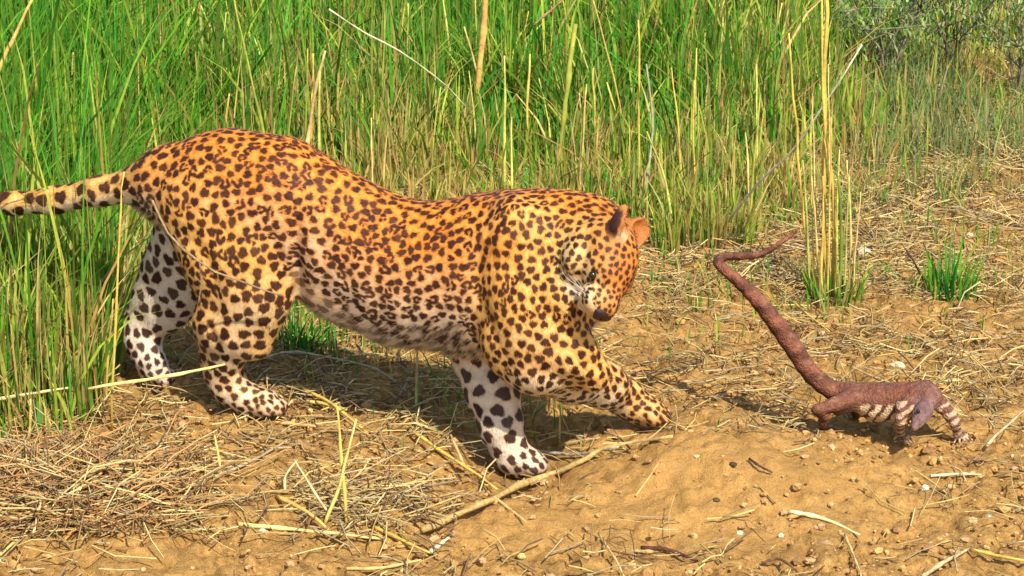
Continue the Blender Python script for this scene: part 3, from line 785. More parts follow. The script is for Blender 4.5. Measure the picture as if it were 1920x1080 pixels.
        wob = 1 + 0.11 * np.sin(2 * ph + a1) + 0.11 * np.sin(3 * ph + a2) + 0.06 * np.sin(5 * ph + a3)
        soft = 0.0012 + 0.05 * R
        rosette = (k == 1 and rs.random() < 0.26) or (k == 0 and rs.random() < 0.14)
        halo[ids] = np.maximum(halo[ids], sstep(1.75, 0.95, rho / (R * wob)))
        if rosette:
            Rr = R * 1.10; q = rho / wob
            ring = sstep(Rr + soft, Rr - soft, q) * sstep(Rr * 0.26 - soft, Rr * 0.26 + soft, q)
            ng = rs.integers(1, 4); gap = np.ones(len(ids))
            for _ in range(ng):
                ga = rs.uniform(0, 6.28); dl = np.abs((ph - ga + math.pi) % (2 * math.pi) - math.pi)
                gap *= sstep(0.10, 0.34, dl)
            inner = sstep(Rr * 0.95, Rr * 0.4, q)
            tan[ids] = np.maximum(tan[ids], inner * 0.9)
            mk = ring * gap
        else:
            mk = sstep(R * 0.88 * wob + soft, R * 0.88 * wob - soft, rho)
        fade = 0.72 if k == 3 else 1.0
        dark[ids] = np.maximum(dark[ids], mk * fade * rs.uniform(0.92, 1.0))
    hc = (V - H_0); hf, hu, hr = hc @ H_f, hc @ H_u, hc @ H_r
    head = gidx == 'head'
    muz = head & (hf > 0.094) & (hu < 0.010)
    dark[muz] *= 0.0
    base[muz] = base[muz] * 0.3 + np.array(WHITE) * 0.7
    pl = (sstep(0.030, -0.012, hu) * sstep(-0.01, 0.03, hf) * head)[:, None]
    base = base * (1 - 0.75 * pl) + np.array([0.60, 0.42, 0.18]) * 0.75 * pl
    jw = (sstep(-0.030, -0.050, hu) * sstep(0.06, 0.10, hf) * head)[:, None]; base = base * (1 - jw) + np.array(WHITE) * jw
    for sd in (1, -1):                                          # whisker rows, eye lines, mouth line
        for a, b in ((0.128, -0.003), (0.120, 0.000), (0.111, 0.002), (0.103, 0.006), (0.124, -0.014), (0.114, -0.012), (0.104, -0.008)):
            p = HP(a, b, 0.044 * sd); q = np.linalg.norm((V - p) * 1.0, axis=1)
            dark = np.maximum(dark, np.where(head & (hr * sd > 0.015), sstep(0.0075, 0.0045, np.hypot(hf - a, hu - b) * 1.3), 0))
        e = np.hypot((hf - 0.072) / 1.5, (hu - 0.012 - 0.35 * (hf - 0.072) * -1) / 0.8)
        dark = np.maximum(dark, np.where(head & (hr * sd > 0.03), sstep(0.0110, 0.0075, e), 0))
    SPOT = np.array([0.036, 0.0095, 0.0055])
    tanc = base * np.array([0.86, 0.62, 0.42])
    warm = (0.82 * halo * sstep(-0.75, 0.1, hn) * np.where(np.isin(gidx, ['hind_far', 'fore_far']), 0.35, np.where(gidx == 'head', 0.6, 1.0)))[:, None]
    base = base * (1 - warm) + base * np.array([0.92, 0.62, 0.36]) * warm
    colr = base * (1 - 0.75 * tan[:, None]) + tanc * 0.75 * tan[:, None]
    colr = colr * (1 - dark[:, None]) + SPOT * dark[:, None]
    # ears: black back with a tawny rim, tawny cup with pale hair at its base
    for p in LE:
        if 'op' in p:
            sel = (gidx == 'ear') & (np.linalg.norm(V - p['c'], axis=1) < 0.06)
            l = (V - p['c']) @ p['op']; u = (V - p['c']) @ p['up']; no = N @ p['op']
            cup = np.clip(sstep(-0.1, 0.35, no), 0, 1)[:, None]
            back = np.array([0.05, 0.016, 0.008]) * (1 - sstep(0.020, 0.034, u)[:, None]) + np.array([0.42, 0.17, 0.04]) * sstep(0.020, 0.034, u)[:, None]
            incol = np.array([0.36, 0.125, 0.028]) * sstep(-0.030, -0.008, u)[:, None] + np.array([0.56, 0.36, 0.20]) * (1 - sstep(-0.030, -0.008, u)[:, None])
            e = incol * cup + back * (1 - cup); w = sstep(-0.045, -0.02, u)[:, None]
            colr = np.where(sel[:, None], colr * (1 - w) + e * w, colr)
    # ---- coat hairs lying along the body, part of the same skin
    m = 240000; ids = RNG.integers(0, n, m)
    isb = (gidx[ids] == 'torso') & (height[ids] < -0.45)
    Ln = RNG.uniform(0.005, 0.0095, m) * np.where(isb, 3.0, 1.0)
    small = np.isin(gidx[ids], ['head', 'ear']) | (pitch[ids] < 0.018); Ln *= np.where(small, 0.55, 1.0)
    al = np.clip(RNG.normal(0.30, 0.13, m), 0.08, 0.9)
    Nf, Fl, Bd = N[ids], flow[ids], bid[ids]
    dr = Fl * np.cos(al)[:, None] + Nf * np.sin(al)[:, None] + Bd * RNG.normal(0, 0.22, m)[:, None]
    dr[:, 2] -= np.where(isb, 0.5, 0)
    w = RNG.uniform(0.0007, 0.0014, m)[:, None]
    b0 = V[ids] + RNG.normal(0, 0.0008, (m, 3)) - dr * (Ln * 0.5)[:, None]
    hv = np.stack([b0 + Bd * w, b0 - Bd * w, b0 + dr * Ln[:, None]], 1).reshape(-1, 3)
    hcol = np.repeat(colr[ids] * RNG.uniform(0.82, 1.16, m)[:, None], 3, 0)
    hT = n + np.arange(3 * m).reshape(-1, 3)
    hn_ = np.repeat(Nf + RNG.normal(0, 0.13, (m, 3)), 3, 0); hn_ /= np.linalg.norm(hn_, axis=1)[:, None]
    VV = to_world(np.vstack([V, hv])); NN = dir_world(np.vstack([N, hn_]))
    root_at = to_world(np.array([0.5 * (G_hn[0] + G_fn[0]), 0.0, 0])); root_at[2] = float(terrain(root_at[0], root_at[1]))
    root = empty('leopard', root_at)
    tag(root, 'spotted leopard crouching forward with its head bowed toward the lizard', 'leopard')
    coat = pigment_mat('leopard_coat', rough=0.62, var=0.10, vscale=130, spec=0.22)
    o = new_mesh('body', VV - root_at, [hT, F], coat, np.vstack([colr, hcol]), True, root)
    o.data.normals_split_custom_set_from_vertices(NN.tolist())
    print('leopard', n, len(F), 'spots', len(seeds))
    # nose, eyes, whiskers
    dk = pigment_mat('nose_skin', rough=0.45, var=0.2, vscale=300, bump=0.3, bscale=700, spec=0.4)
    th = np.linspace(0, 2 * math.pi, 20, endpoint=False); rings = []
    for q, (fz, sc) in enumerate(((-0.016, 0.85), (-0.004, 1.0), (0.004, 0.92), (0.009, 0.55), (0.0105, 0.12))):
        for t in th:
            r_ = math.cos(t) * 0.0275 * sc; u_ = math.sin(t) * 0.0205 * sc
            if u_ < 0: r_ *= 1 - 0.75 * min(1, -u_ / 0.0205) ** 1.2
            rings.append(HP(0.141 + fz, 0.008 + u_, r_))
    rings = np.array(rings); k = np.arange(20); Q = np.concatenate([np.stack([a * 20 + k, a * 20 + (k + 1) % 20, a * 20 + 20 + (k + 1) % 20, a * 20 + 20 + k], 1) for a in range(4)])
    new_mesh('nose', to_world(rings) - root_at, [Q], dk, np.tile([0.030, 0.010, 0.008], (100, 1)), True, root)  # nose pad made large, its dark colour also stands for the mouth's shadow
    em = pigment_mat('eye_gloss', rough=0.12, var=0.05, spec=0.5)
    for sd in (1, -1):
        c = HP(0.074, 0.012, 0.051 * sd); P = Pile()
        uu, vv = np.meshgrid(np.linspace(0, 2 * math.pi, 17)[:-1], np.linspace(0, math.pi, 9))
        S = np.stack([np.sin(vv) * np.cos(uu), np.sin(vv) * np.sin(uu), np.cos(vv)], -1).reshape(-1, 3) * 0.0085
        kk = np.arange(16); Q = np.concatenate([np.stack([a * 16 + kk, a * 16 + (kk + 1) % 16, a * 16 + 16 + (kk + 1) % 16, a * 16 + 16 + kk], 1) for a in range(8)])
        new_mesh('eye', to_world(c + S) - root_at, [Q], em, np.tile([0.02, 0.012, 0.004], (len(S), 1)), True, root)
    wm = pigment_mat('whisker_hair', rough=0.4, var=0.05)
    wme = None
    for sd in (1, -1):
        for q, (a, b) in enumerate(((0.122, -0.004), (0.114, -0.006), (0.118, -0.013), (0.108, 0.0), (0.110, -0.013))):
            p0 = HP(a, b, 0.040 * sd); p1 = p0 + H_r * sd * 0.05 - H_f * 0.012 - H_u * 0.01 * (q - 1); p2 = p1 + H_r * sd * 0.03 - H_f * 0.018 - np.array([0, 0, 0.012])
            Vt, Qt, Tt = tube(catmull([p0, p1, p2], 7), np.linspace(0.0006, 0.0002, 7), 4)
            new_mesh('whisker', to_world(Vt) - root_at, [Tt, Qt], wm, np.tile([0.75, 0.7, 0.62], (len(Vt), 1)), True, root)
    return root
leopard = build_leopard()
# ------------------------------------------------------------------ the lizard
ZL = []
BROWN = (0.150, 0.052, 0.027); DARKB = (0.060, 0.020, 0.012); MAUVE = (0.165, 0.088, 0.078); PALEB = (0.52, 0.36, 0.20); LEGB = (0.16, 0.058, 0.032)
def zc(g, pts, ct, cb, k=0.010, kw=1.0):
    """pts: (px, py, Y, r_px)"""
    P = [at(*p[:3]) for p in pts]
    for i in range(len(pts) - 1):
        ZL.append(dict(g=g, a=P[i], b=P[i + 1], ra=pts[i][3] * PXM, rb=pts[i + 1][3] * PXM, kw=kw, ct=np.array(ct), cb=np.array(cb), k=k, seq=i))
Yb = -0.07
zc('body', [(1484, 640, Yb + .06, 9), (1492, 632, Yb + .065, 9)], DARKB, DARKB, 0.005)
tail_px = np.array([(1600, 742, 23), (1560, 731, 18), (1522, 702, 17), (1490, 655, 17.5), (1455, 606, 16.5), (1418, 560, 14), (1384, 527, 11), (1361, 508, 9.2), (1350, 498, 8.3), (1346, 490, 7.6), (1352, 483, 7.2), (1372, 480, 6.8),
                    (1402, 480, 6.4), (1428, 476, 5.6), (1450, 464, 4.8), (1472, 449, 4.0), (1494, 433, 3.0)], float)
tq = catmull(tail_px, 34)
zc('body', [(q[0], q[1], Yb + 0.02 + 0.14 * i / 33, q[2]) for i, q in enumerate(tq)], BROWN, DARKB, 0.006)  # dark underside colour paints in the shade along the tail's lower edge
zc('body', [(1600, 745, Yb + .01, 24), (1640, 750, Yb, 29), (1685, 750, Yb - .015, 29), (1728, 744, Yb - .025, 25)], BROWN, PALEB, 0.02, 1.15)
zc('body', [(1640, 768, Yb, 20), (1695, 770, Yb - .02, 20)], PALEB, PALEB, 0.02, 1.3)
zc('body', [(1728, 742, Yb - .025, 28), (1742, 745, Yb - .045, 25)], BROWN, BROWN, 0.015)
zc('head', [(1742, 744, Yb - .045, 19), (1739, 757, Yb - .070, 13.5), (1733, 768, Yb - .088, 16), (1727, 778, Yb - .105, 16), (1720, 791, Yb - .128, 10.5), (1715, 801, Yb - .145, 7)], MAUVE, (0.34, 0.23, 0.18), 0.007)
zc('head', [(1724, 772, Yb - .118, 5.5), (1741, 776, Yb - .088, 5)], MAUVE, MAUVE, 0.006)
def zfoot(g, ankle, ground_px, r, ct, spread=1.0, n=5, ahead=(0.35, -1.0)):
    gpt = on_ground(*ground_px); ah = np.array([ahead[0], ahead[1], 0.0]); ah /= np.linalg.norm(ah); lat = np.array([-ah[1], ah[0], 0])
    pal = gpt + np.array([0, 0, r * PXM * 0.7])
    ZL.append(dict(g=g, a=ankle, b=pal, ra=r * PXM, rb=r * 1.05 * PXM, kw=1, ct=np.array(ct), cb=np.array(ct), k=0.006, seq=0))
    for j in range(n):
        a = (j - (n - 1) / 2) * 0.42 * spread
        d = ah * math.cos(a) + lat * math.sin(a)
        L = 0.033 * (1.15 - 0.12 * abs(j - (n - 1) / 2 - 0.5))
        k1 = pal + d * L * 0.5 + np.array([0, 0, 0.004]); k2 = pal + d * L; k2[2] = float(terrain(k2[0], k2[1])) + 0.0035
        for a_, b_ in ((pal, k1), (k1, k2)):
            ZL.append(dict(g=g, a=a_, b=b_, ra=0.0040, rb=0.0027, kw=1, ct=np.array(ct), cb=np.array(ct), k=0.003, seq=1))
# hind legs
zc('hind_near', [(1596, 748, Yb - .015, 19), (1566, 759, Yb - .045, 14), (1533, 768, Yb - .065, 10.5)], LEGB, DARKB, 0.009)
zc('hind_near', [(1533, 768, Yb - .065, 10.5), (1545, 780, Yb - .055, 9.5), (1541, 792, Yb - .045, 7.5)], LEGB, DARKB, 0.005)
zc('hind_near', [(1596, 762, Yb - .02, 10), (1570, 772, Yb - .04, 8)], DARKB, DARKB, 0.008)
zfoot('hind_near', at(1541, 792, Yb - .045), (1548, 809), 7.5, LEGB, 1.0, 5, (0.15, -1))
zc('hind_far', [(1604, 748, Yb + .03, 20), (1622, 757, Yb + .09, 14), (1600, 762, Yb + .13, 10)], LEGB, DARKB, 0.012)
zfoot('hind_far', at(1600, 762, Yb + .13), (1606, 782), 9, LEGB, 1.0, 5, (0.8, 0.6))
# fore legs
zc('fore_near', [(1715, 748, Yb - .045, 20), (1694, 768, Yb - .075, 13), (1689, 790, Yb - .085, 10.5)], BROWN, PALEB, 0.010)
zfoot('fore_near', at(1689, 790, Yb - .085), (1688, 824), 8, (0.30, 0.19, 0.11), 1.1, 5, (0.2, -1))
zc('fore_far', [(1738, 740, Yb - .01, 24), (1762, 757, Yb - .01, 14), (1783, 779, Yb - .03, 11.5), (1791, 795, Yb - .04, 10)], BROWN, PALEB, 0.010)
zfoot('fore_far', at(1791, 795, Yb - .04), (1796, 822), 8.5, (0.26, 0.13, 0.09), 1.0, 5, (0.4, -1))
def build_lizard():
    V, F = grow(ZL, 0.0025, ['body', 'head'], 0.010, dict(hind_near=0.012, hind_far=0.012, fore_near=0.010, fore_far=0.012), pad=0.02)
    V = relax(V, F, 2, 0.5)
    N = vnormals(V, F); D, Wt = weights(V, ZL, 0.006); n = len(V)
    ct = sum(Wt[:, j:j + 1] * p['ct'] for j, p in enumerate(ZL)); cb = sum(Wt[:, j:j + 1] * p['cb'] for j, p in enumerate(ZL))
    nn = vnoise(V[:, 0] * 90, V[:, 1] * 90, V[:, 2] * 90, 61)
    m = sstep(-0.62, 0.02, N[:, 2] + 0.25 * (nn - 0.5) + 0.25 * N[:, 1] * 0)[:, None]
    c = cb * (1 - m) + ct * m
    g = np.array([p['g'] for p in ZL])[D.argmin(1)]
    # pale flank crossed by dark bars, pale rings on the fore legs
    u, v = pix(V)
    s = (V[:, 0] - V[:, 0][g == 'body'].mean())
    trunk = (g == 'body') & (u > 1612) & (u < 1720)
    low = sstep(756, 764, v + 5 * (nn - 0.5)) * trunk
    bars = sstep(0.18, 0.42, 0.5 + 0.5 * np.sin((V[:, 0] - 0.4 * V[:, 2]) * 2 * math.pi / 0.0235 + 3.0 * nn) + 0.45 * (nn - 0.5))
    fl = np.array([0.56, 0.39, 0.22]) * bars[:, None] + np.array([0.09, 0.035, 0.025]) * (1 - bars[:, None])
    c = c * (1 - low[:, None]) + fl * low[:, None]
    arm = np.isin(g, ['fore_far', 'fore_near']) & (v > 752)
    ring = sstep(0.4, 0.65, 0.5 + 0.5 * np.sin((V[:, 2] * 1.0 - V[:, 0] * 0.5) * 2 * math.pi / 0.019 + 2.5 * nn) + 0.5 * (nn - 0.5))
    rc = np.array([0.50, 0.34, 0.20]) * ring[:, None] + np.array([0.13, 0.05, 0.035]) * (1 - ring[:, None])
    c = np.where(arm[:, None], 0.15 * c + 0.85 * rc, c)
    # faint darker bands and flecks along the tail and back
    tl = (g == 'body') & (u < 1600)
    bd = 0.5 + 0.5 * np.sin(V[:, 2] * 2 * math.pi / 0.05)
    c = np.where(tl[:, None], c * (0.62 + 0.62 * sstep(0.2, 0.7, bd * 0.5 + 0.5 * nn))[:, None], c)
    fk = sstep(0.45, 0.75, 0.5 * vnoise(V[:, 0] * 240, V[:, 1] * 240, V[:, 2] * 240, 67) + 0.5 * vnoise(V[:, 0] * 60, V[:, 1] * 60, V[:, 2] * 60, 68)) * sstep(0.0, 0.6, N[:, 2])
    c = c * (1 - 0.28 * fk[:, None]) + np.array([0.36, 0.20, 0.12]) * 0.28 * fk[:, None]
    base = on_ground(1690, 810); root = empty('lizard', base)
    tag(root, 'brown lizard with a raised bent tail and pale barred belly', 'lizard')
    m_ = pigment_mat('lizard_skin', rough=0.6, var=0.30, vscale=85, spec=0.18)
    nt = m_.node_tree; vo = nt.nodes.new('ShaderNodeTexVoronoi'); vo.inputs['Scale'].default_value = 210
    tc = nt.nodes.new('ShaderNodeTexCoord'); nt.links.new(tc.outputs['Object'], vo.inputs['Vector'])
    bp = nt.nodes.new('ShaderNodeBump'); bp.inputs['Strength'].default_value = 0.7; bp.inputs['Distance'].default_value = 0.004; bp.invert = True
    nt.links.new(vo.outputs['Distance'], bp.inputs['Height'])
    nt.links.new(bp.outputs[0], [q for q in nt.nodes if q.type == 'BSDF_PRINCIPLED'][0].inputs['Normal'])
    new_mesh('body', V - base, F, m_, c, True, root)
    em = pigment_mat('lizard_eye', rough=0.15, var=0.02, spec=0.5)
    uu, vv = np.meshgrid(np.linspace(0, 2 * math.pi, 13)[:-1], np.linspace(0, math.pi, 7))
    S = np.stack([np.sin(vv) * np.cos(uu), np.sin(vv) * np.sin(uu), np.cos(vv)], -1).reshape(-1, 3) * 0.0042
    kk = np.arange(12); Q = np.concatenate([np.stack([a * 12 + kk, a * 12 + (kk + 1) % 12, a * 12 + 12 + (kk + 1) % 12, a * 12 + 12 + kk], 1) for a in range(6)])
    for p, dy in (((1722, 771), -.126), ((1742, 774), -.095)):
        e = at(p[0], p[1], Yb + dy)
        new_mesh('eye', S + e - base, [Q], em, np.tile([0.015, 0.01, 0.006], (len(S), 1)), True, root)
    return root
lizard = build_lizard()
# ------------------------------------------------------------------ stalks, twigs, stones that can be picked out one by one
STR = (0.56, 0.42, 0.13); GOLD = (0.56, 0.38, 0.07); PALES = (0.60, 0.52, 0.30); TWG = (0.34, 0.21, 0.09); GREY = (0.38, 0.33, 0.22); DRK = (0.07, 0.040, 0.025); LIME = (0.46, 0.46, 0.08); RUST = (0.50, 0.24, 0.05)
def stick(name, cat, label, P, w_px, col, mat=None, group=None, taper=0.55, sides=6, nodes=True, sub=10):
    P = catmull(P, max(sub, 2 * len(P))) if len(P) > 2 else np.linspace(P[0], P[1], sub)
    n = len(P); rr = np.random.default_rng(abs(hash((name, len(bpy.data.objects)))) % 9999 if False else len(bpy.data.objects))
    L = np.linalg.norm(P[-1] - P[0])
    wob = np.cumsum(rr.normal(0, 1, (n, 3)), 0); wob -= np.linspace(0, 1, n)[:, None] * wob[-1]
    P = P + wob * L * 0.0035
    r = 0.42 * w_px * PXM * np.linspace(1, taper, n) * (1 + 0.10 * rr.normal(0, 1, n))
    if nodes and n >= 8: r[[n // 3, 2 * n // 3]] *= 1.25
    V, Q, T = tube(P, r, sides)
    c = np.array(col) * np.repeat(1 + 0.14 * rr.normal(0, 1, n), sides)[:, None]
    c = np.vstack([c, col, col]).clip(0.01, 0.8)
    o = new_mesh(name, V - P[0], [T, Q], mat or M_STRAW, c, True); o.location = P[0]
    return tag(o, label, cat, group)
def up(pts, Y=None, lean=0.0, ext=True):
    """standing stalk, points from the foot upwards; without Y the first point is its foot on the ground"""
    if Y is None:
        b = on_ground(*pts[0]); Y = b[1]; P = [b - np.array([0, 0, 0.01])]
    else:
        b = at(pts[0][0], pts[0][1], Y); P = []
        if ext:
            f = np.array(b); d = b - at(pts[1][0], pts[1][1], Y); d = d / max(abs(d[2]), 1e-3)
            k = b[2] - float(terrain(b[0], b[1])) + 0.01; f = b + d * max(k, 0); P.append(f)
        P.append(b)
    for i, q in enumerate(pts[1:]): P.append(at(q[0], q[1], Y + lean * (i + 1)))
    return P
def lie(pts, lifts=None):
    return [on_ground(p[0], p[1], (lifts[i] if lifts else 0.004)) for i, p in enumerate(pts)]
S_ = 'stalk'
# the clump of tall reeds behind the lizard
G1 = 'tall dry stalks of the clump behind the lizard'
stick('dry_stalk', S_, 'tallest golden stalk of the clump behind the lizard, running out of the top', up([(1548, 545), (1543, 300), (1543, 150), (1549, -40)]), 13, GOLD, group=G1)
stick('dry_stalk', S_, 'golden stalk crossing close beside the tallest one in the clump', up([(1560, 550), (1562, 360), (1548, 190), (1541, -30)]), 9, GOLD, group=G1)
stick('dry_stalk', S_, 'yellow stalk leaning left at the left side of the clump, its top cut off', up([(1530, 545), (1508, 400), (1492, 240), (1479, 62)]), 9, GOLD, group=G1)
stick('dry_stalk', S_, 'short straw stalk at the right side of the clump behind the lizard', up([(1592, 548), (1597, 400), (1588, 300)]), 7, STR, group=G1)
stick('dry_stalk', S_, 'thin stalk between the leaning stalk and the tallest one', up([(1538, 555), (1528, 430), (1522, 330)]), 6, STR, group=G1)
stick('green_stalk', S_, 'thick green stalk in the clump, right of the tallest one', up([(1574, 560), (1578, 430), (1572, 330)]), 11, (0.20, 0.30, 0.04), M_GRASS, group=G1)
stick('dry_stalk', S_, 'brown thin stalk at the back of the clump, leaning right', up([(1568, 540), (1590, 360), (1606, 250)]), 5, TWG, group=G1)
for px_, dx, top, w_ in ((1519, -14, 300, 5), (1526, -6, 250, 4), (1541, 2, 330, 6), (1553, 5, 220, 5), (1556, -3, 120, 4), (1566, 8, 280, 5), (1583, 10, 330, 5), (1536, -12, 180, 4), (1600, 14, 360, 4)):
    stick('dry_stalk', S_, 'thin short stalk crowded among the taller reeds of the clump', up([(px_, 552 + (px_ * 7) % 14), (px_ + dx * .4, (552 + top) / 2), (px_ + dx, top)]), w_ + 1, [STR, GOLD, LIME, (0.34, 0.36, 0.08)][px_ % 4], M_STRAW, group='thin stalks of the reed clump')
# single stalks standing in the grass
G2 = 'single dry stalks in the grass'
stick('dry_stalk', S_, 'golden stalk slanting across the top left corner', up([(-20, 170), (22, 75), (66, -12)], Y=0.75), 13, (0.58, 0.37, 0.10), group=G2)
stick('dry_stalk', S_, 'yellow stalk leaning left above the rump of the leopard', up([(486, 222), (462, 120), (437, -12)], Y=1.2), 8, LIME, M_GRASS, group=G2)
stick('dry_leaf', 'leaf', 'broad orange leaf blade standing upright near the top centre', up([(896, 140), (904, 60), (912, -25)], Y=2.6), 17, (0.60, 0.33, 0.09), group=G2, taper=1.1)
stick('dry_leaf', 'leaf', 'thin leaf forming a V with the broad orange blade', up([(894, 138), (882, 90), (870, 50)], Y=2.6, ext=False), 8, (0.52, 0.36, 0.13), group=G2)
stick('dry_stalk', S_, 'thick pale yellow stalk above the shoulders, leaning right', up([(1058, 215), (1066, 140), (1079, 45)], Y=2.1), 15, LIME, M_GRASS, group=G2, taper=0.9)
stick('dry_stalk', S_, 'straight yellow stalk above the ear of the leopard', up([(1201, 330), (1199, 180), (1197, 38)], Y=1.75), 9, GOLD, group=G2)
stick('dry_stalk', S_, 'orange stalk right of the long vertical one above the head', up([(1306, 390), (1298, 260), (1302, 150)], Y=1.8), 8, GOLD, group=G2)
stick('dry_stalk', S_, 'leaning stalk with a brown middle left of the yellow one above the ear', up([(1178, 280), (1152, 140), (1108, -15)], Y=2.3), 8, (0.46, 0.30, 0.07), group=G2)
stick('dry_stalk', S_, 'bent straw stalk rising behind the dip of the back', up([(575, 268), (592, 160), (610, 95)], Y=1.9), 13, (0.55, 0.38, 0.15), group=G2)
stick('dry_stalk', S_, 'short golden stalk left of the bent straw one behind the back', up([(585, 190), (587, 100)], Y=2.0), 9, GOLD, M_STRAW, group=G2)
stick('dry_stalk', S_, 'orange stalk slanting right at the top edge, beyond the ear', up([(1272, 100), (1300, 20), (1312, -15)], Y=2.9), 9, RUST, group=G2)
stick('dry_stalk', S_, 'thin yellow stalk at the top edge, left of the thick pale one', up([(1033, 80), (1040, -15)], Y=2.8), 7, GOLD, group=G2)
stick('grey_leaf', 'leaf', 'curved grey withered leaf right of the yellow stalk above the ear', up([(1206, 385), (1222, 260), (1222, 190), (1212, 120)], Y=1.7), 10, (0.30, 0.30, 0.17), group=G2)
stick('pale_twig', 'twig', 'pale feathery twig slanting down through the grass above the back', [at(616, 16, 1.5), at(690, 66, 1.55), at(758, 104, 1.6), at(835, 160, 1.65), at(878, 205, 1.7)], 5, (0.52, 0.48, 0.26))
stick('pale_twig', 'twig', 'long thin pale twig leaning across the reed clump', [on_ground(1352, 440), at(1420, 350, 1.28), at(1510, 245, 1.12), at(1616, 84, 0.95)], 7, (0.70, 0.63, 0.42), M_STRAW)
stick('dry_stalk', S_, 'brown twig slanting across the top edge right of the orange leaf', [at(1000, 48, 2.4), at(1066, -10, 2.4)], 8, TWG, M_TWIG)
stick('dry_stalk', S_, 'pink-brown stem leaning over the foot of the grass at the left edge', up([(108, 728), (70, 630), (26, 505)]), 7, (0.50, 0.32, 0.16))
stick('dry_stalk', S_, 'orange stalk standing at the right edge of the left grass', up([(198, 770), (206, 640), (212, 560)]), 6, (0.52, 0.30, 0.07))
stick('dry_stalk', S_, 'yellow stalk crossing in front of the tail', up([(219, 600), (224, 430), (233, 322)], Y=-0.10), 6, GOLD)
stick('dry_stalk', S_, 'short yellow stub at the foot of the left grass', up([(53, 840), (57, 748)]), 8, GOLD)
# over and around the leopard
stick('brown_twig', 'twig', 'thin brown twig lying across the hind leg of the leopard', [at(287, 375, -0.10), at(322, 440, -0.14), at(390, 497, -0.18), at(455, 528, -0.18), at(532, 556, -0.16)], 6, (0.27, 0.18, 0.09), M_TWIG)
stick('brown_twig', 'twig', 'short upright twig hanging from the one across the hind leg', [at(374, 488, -0.165), at(377, 530, -0.16), at(372, 572, -0.15)], 5, (0.28, 0.19, 0.10), M_TWIG)
stick('straw_stalk', S_, 'bright yellow straw lying before the hind paws, its right end on the near leg', [at(166, 728, -0.13), at(290, 708, -0.125), at(422, 683, -0.115)], 9, (0.62, 0.48, 0.16))
stick('straw_stalk', S_, 'straw lying through the grass at the left edge', [at(-30, 752, -0.08), at(60, 738, -0.08), at(128, 727, -0.07)], 8, (0.58, 0.48, 0.20))
stick('fallen_branch', 'stick', 'long thin fallen branch lying along the edge of the mound by the front paws', lie([(790, 992), (900, 944), (1005, 897), (1080, 864), (1150, 838), (1262, 818)], [.010, .014, .016, .018, .014, .010]), 16, (0.44, 0.29, 0.10), M_TWIG, sub=22)
stick('grey_twig', 'twig', 'grey twig ending on the branch below the stretched paw', lie([(998, 845), (1075, 852), (1160, 838)], [.01, .012, .02]), 9, GREY, M_TWIG)
stick('straw_stalk', S_, 'yellow straw slanting down to the branch from the upper left', lie([(772, 810), (850, 862), (932, 918)], [.02, .02, .016]), 9, GOLD)
stick('straw_stalk', S_, 'straw running from under the branch down to the right', lie([(925, 932), (985, 978)], [.004, .006]), 7, STR)
stick('straw_stalk', S_, 'thin pale straw leaning against the front paw', lie([(904, 826), (956, 888)], [.03, .006]), 6, PALES)
# crossing straws in the middle foreground
stick('straw_stalk', S_, 'upright yellow straw crossing another in the middle foreground', [on_ground(650, 986), at(643, 880, -.54), at(632, 762, -.47)], 8, GOLD)
stick('straw_stalk', S_, 'yellow straw leaning right across the upright one', [on_ground(608, 988), at(640, 900, -.57), at(668, 786, -.50)], 8, (0.58, 0.45, 0.12))
stick('straw_stalk', S_, 'long straw from beside the hind paw to the crossing straws', lie([(556, 722), (618, 752), (690, 812)], [.02, .035, .012]), 9, GOLD)
stick('straw_stalk', S_, 'thick yellow straw lying just right of the hind paw', lie([(574, 752), (610, 758), (650, 768)], [.012, .02, .03]), 9, (0.60, 0.44, 0.10))
stick('straw_stalk', S_, 'orange straw lying under the tip of the hind paw', lie([(515, 792), (590, 800), (665, 808)], [.006, .01, .006]), 9, (0.56, 0.33, 0.10))
stick('straw_stalk', S_, 'long yellow straw lying flat along the lower middle', lie([(448, 984), (570, 996), (716, 1010)], [.006, .012, .008]), 10, (0.62, 0.48, 0.16))
stick('straw_stalk', S_, 'yellow straw lying right of the long flat one', lie([(702, 990), (750, 1012), (806, 1036)], [.006, .012, .008]), 9, GOLD)
stick('straw_stalk', S_, 'orange straw slanting into the left end of the crossing straws', lie([(520, 930), (575, 960), (616, 994)], [.006, .02, .012]), 10, (0.60, 0.38, 0.09))
stick('straw_stalk', S_, 'grey straw leaning between two others left of the crossing', [on_ground(622, 972), at(575, 900, -.50), at(552, 862, -.46)], 6, (0.50, 0.40, 0.20))
stick('straw_stalk', S_, 'short bent straw joined to the grey straw', lie([(534, 920), (536, 892), (558, 862)], [.01, .03, .06]), 6, (0.54, 0.42, 0.18))
stick('straw_stalk', S_, 'short orange straw standing left of the crossing straws', [on_ground(415, 893), at(408, 850, -.36), at(402, 815, -.35)], 7, (0.58, 0.42, 0.12))
stick('straw_stalk', S_, 'brown straw standing up behind the branch', lie([(874, 882), (845, 815)], [.005, .05]), 8, (0.44, 0.29, 0.12))
stick('straw_stalk', S_, 'two-ended straw near the bottom edge, left of the middle', lie([(650, 1066), (720, 1064), (790, 1050)], [.006, .01, .006]), 8, (0.54, 0.36, 0.12))
stick('straw_stalk', S_, 'short pale straw chip right of the flat straws', lie([(808, 1034), (842, 1008)], [.004, .008]), 10, PALES)
stick('grey_twig', 'twig', 'grey twig lying on the earth below the belly, left part', lie([(400, 895), (480, 858), (548, 822)], [.008, .014, .008]), 8, (0.36, 0.27, 0.15), M_TWIG)
stick('grey_twig', 'twig', 'grey twig crossing under the belly beside the hind leg', lie([(480, 676), (560, 660), (700, 690), (770, 740)], [.02, .035, .03, .01]), 6, (0.40, 0.36, 0.22), M_TWIG)
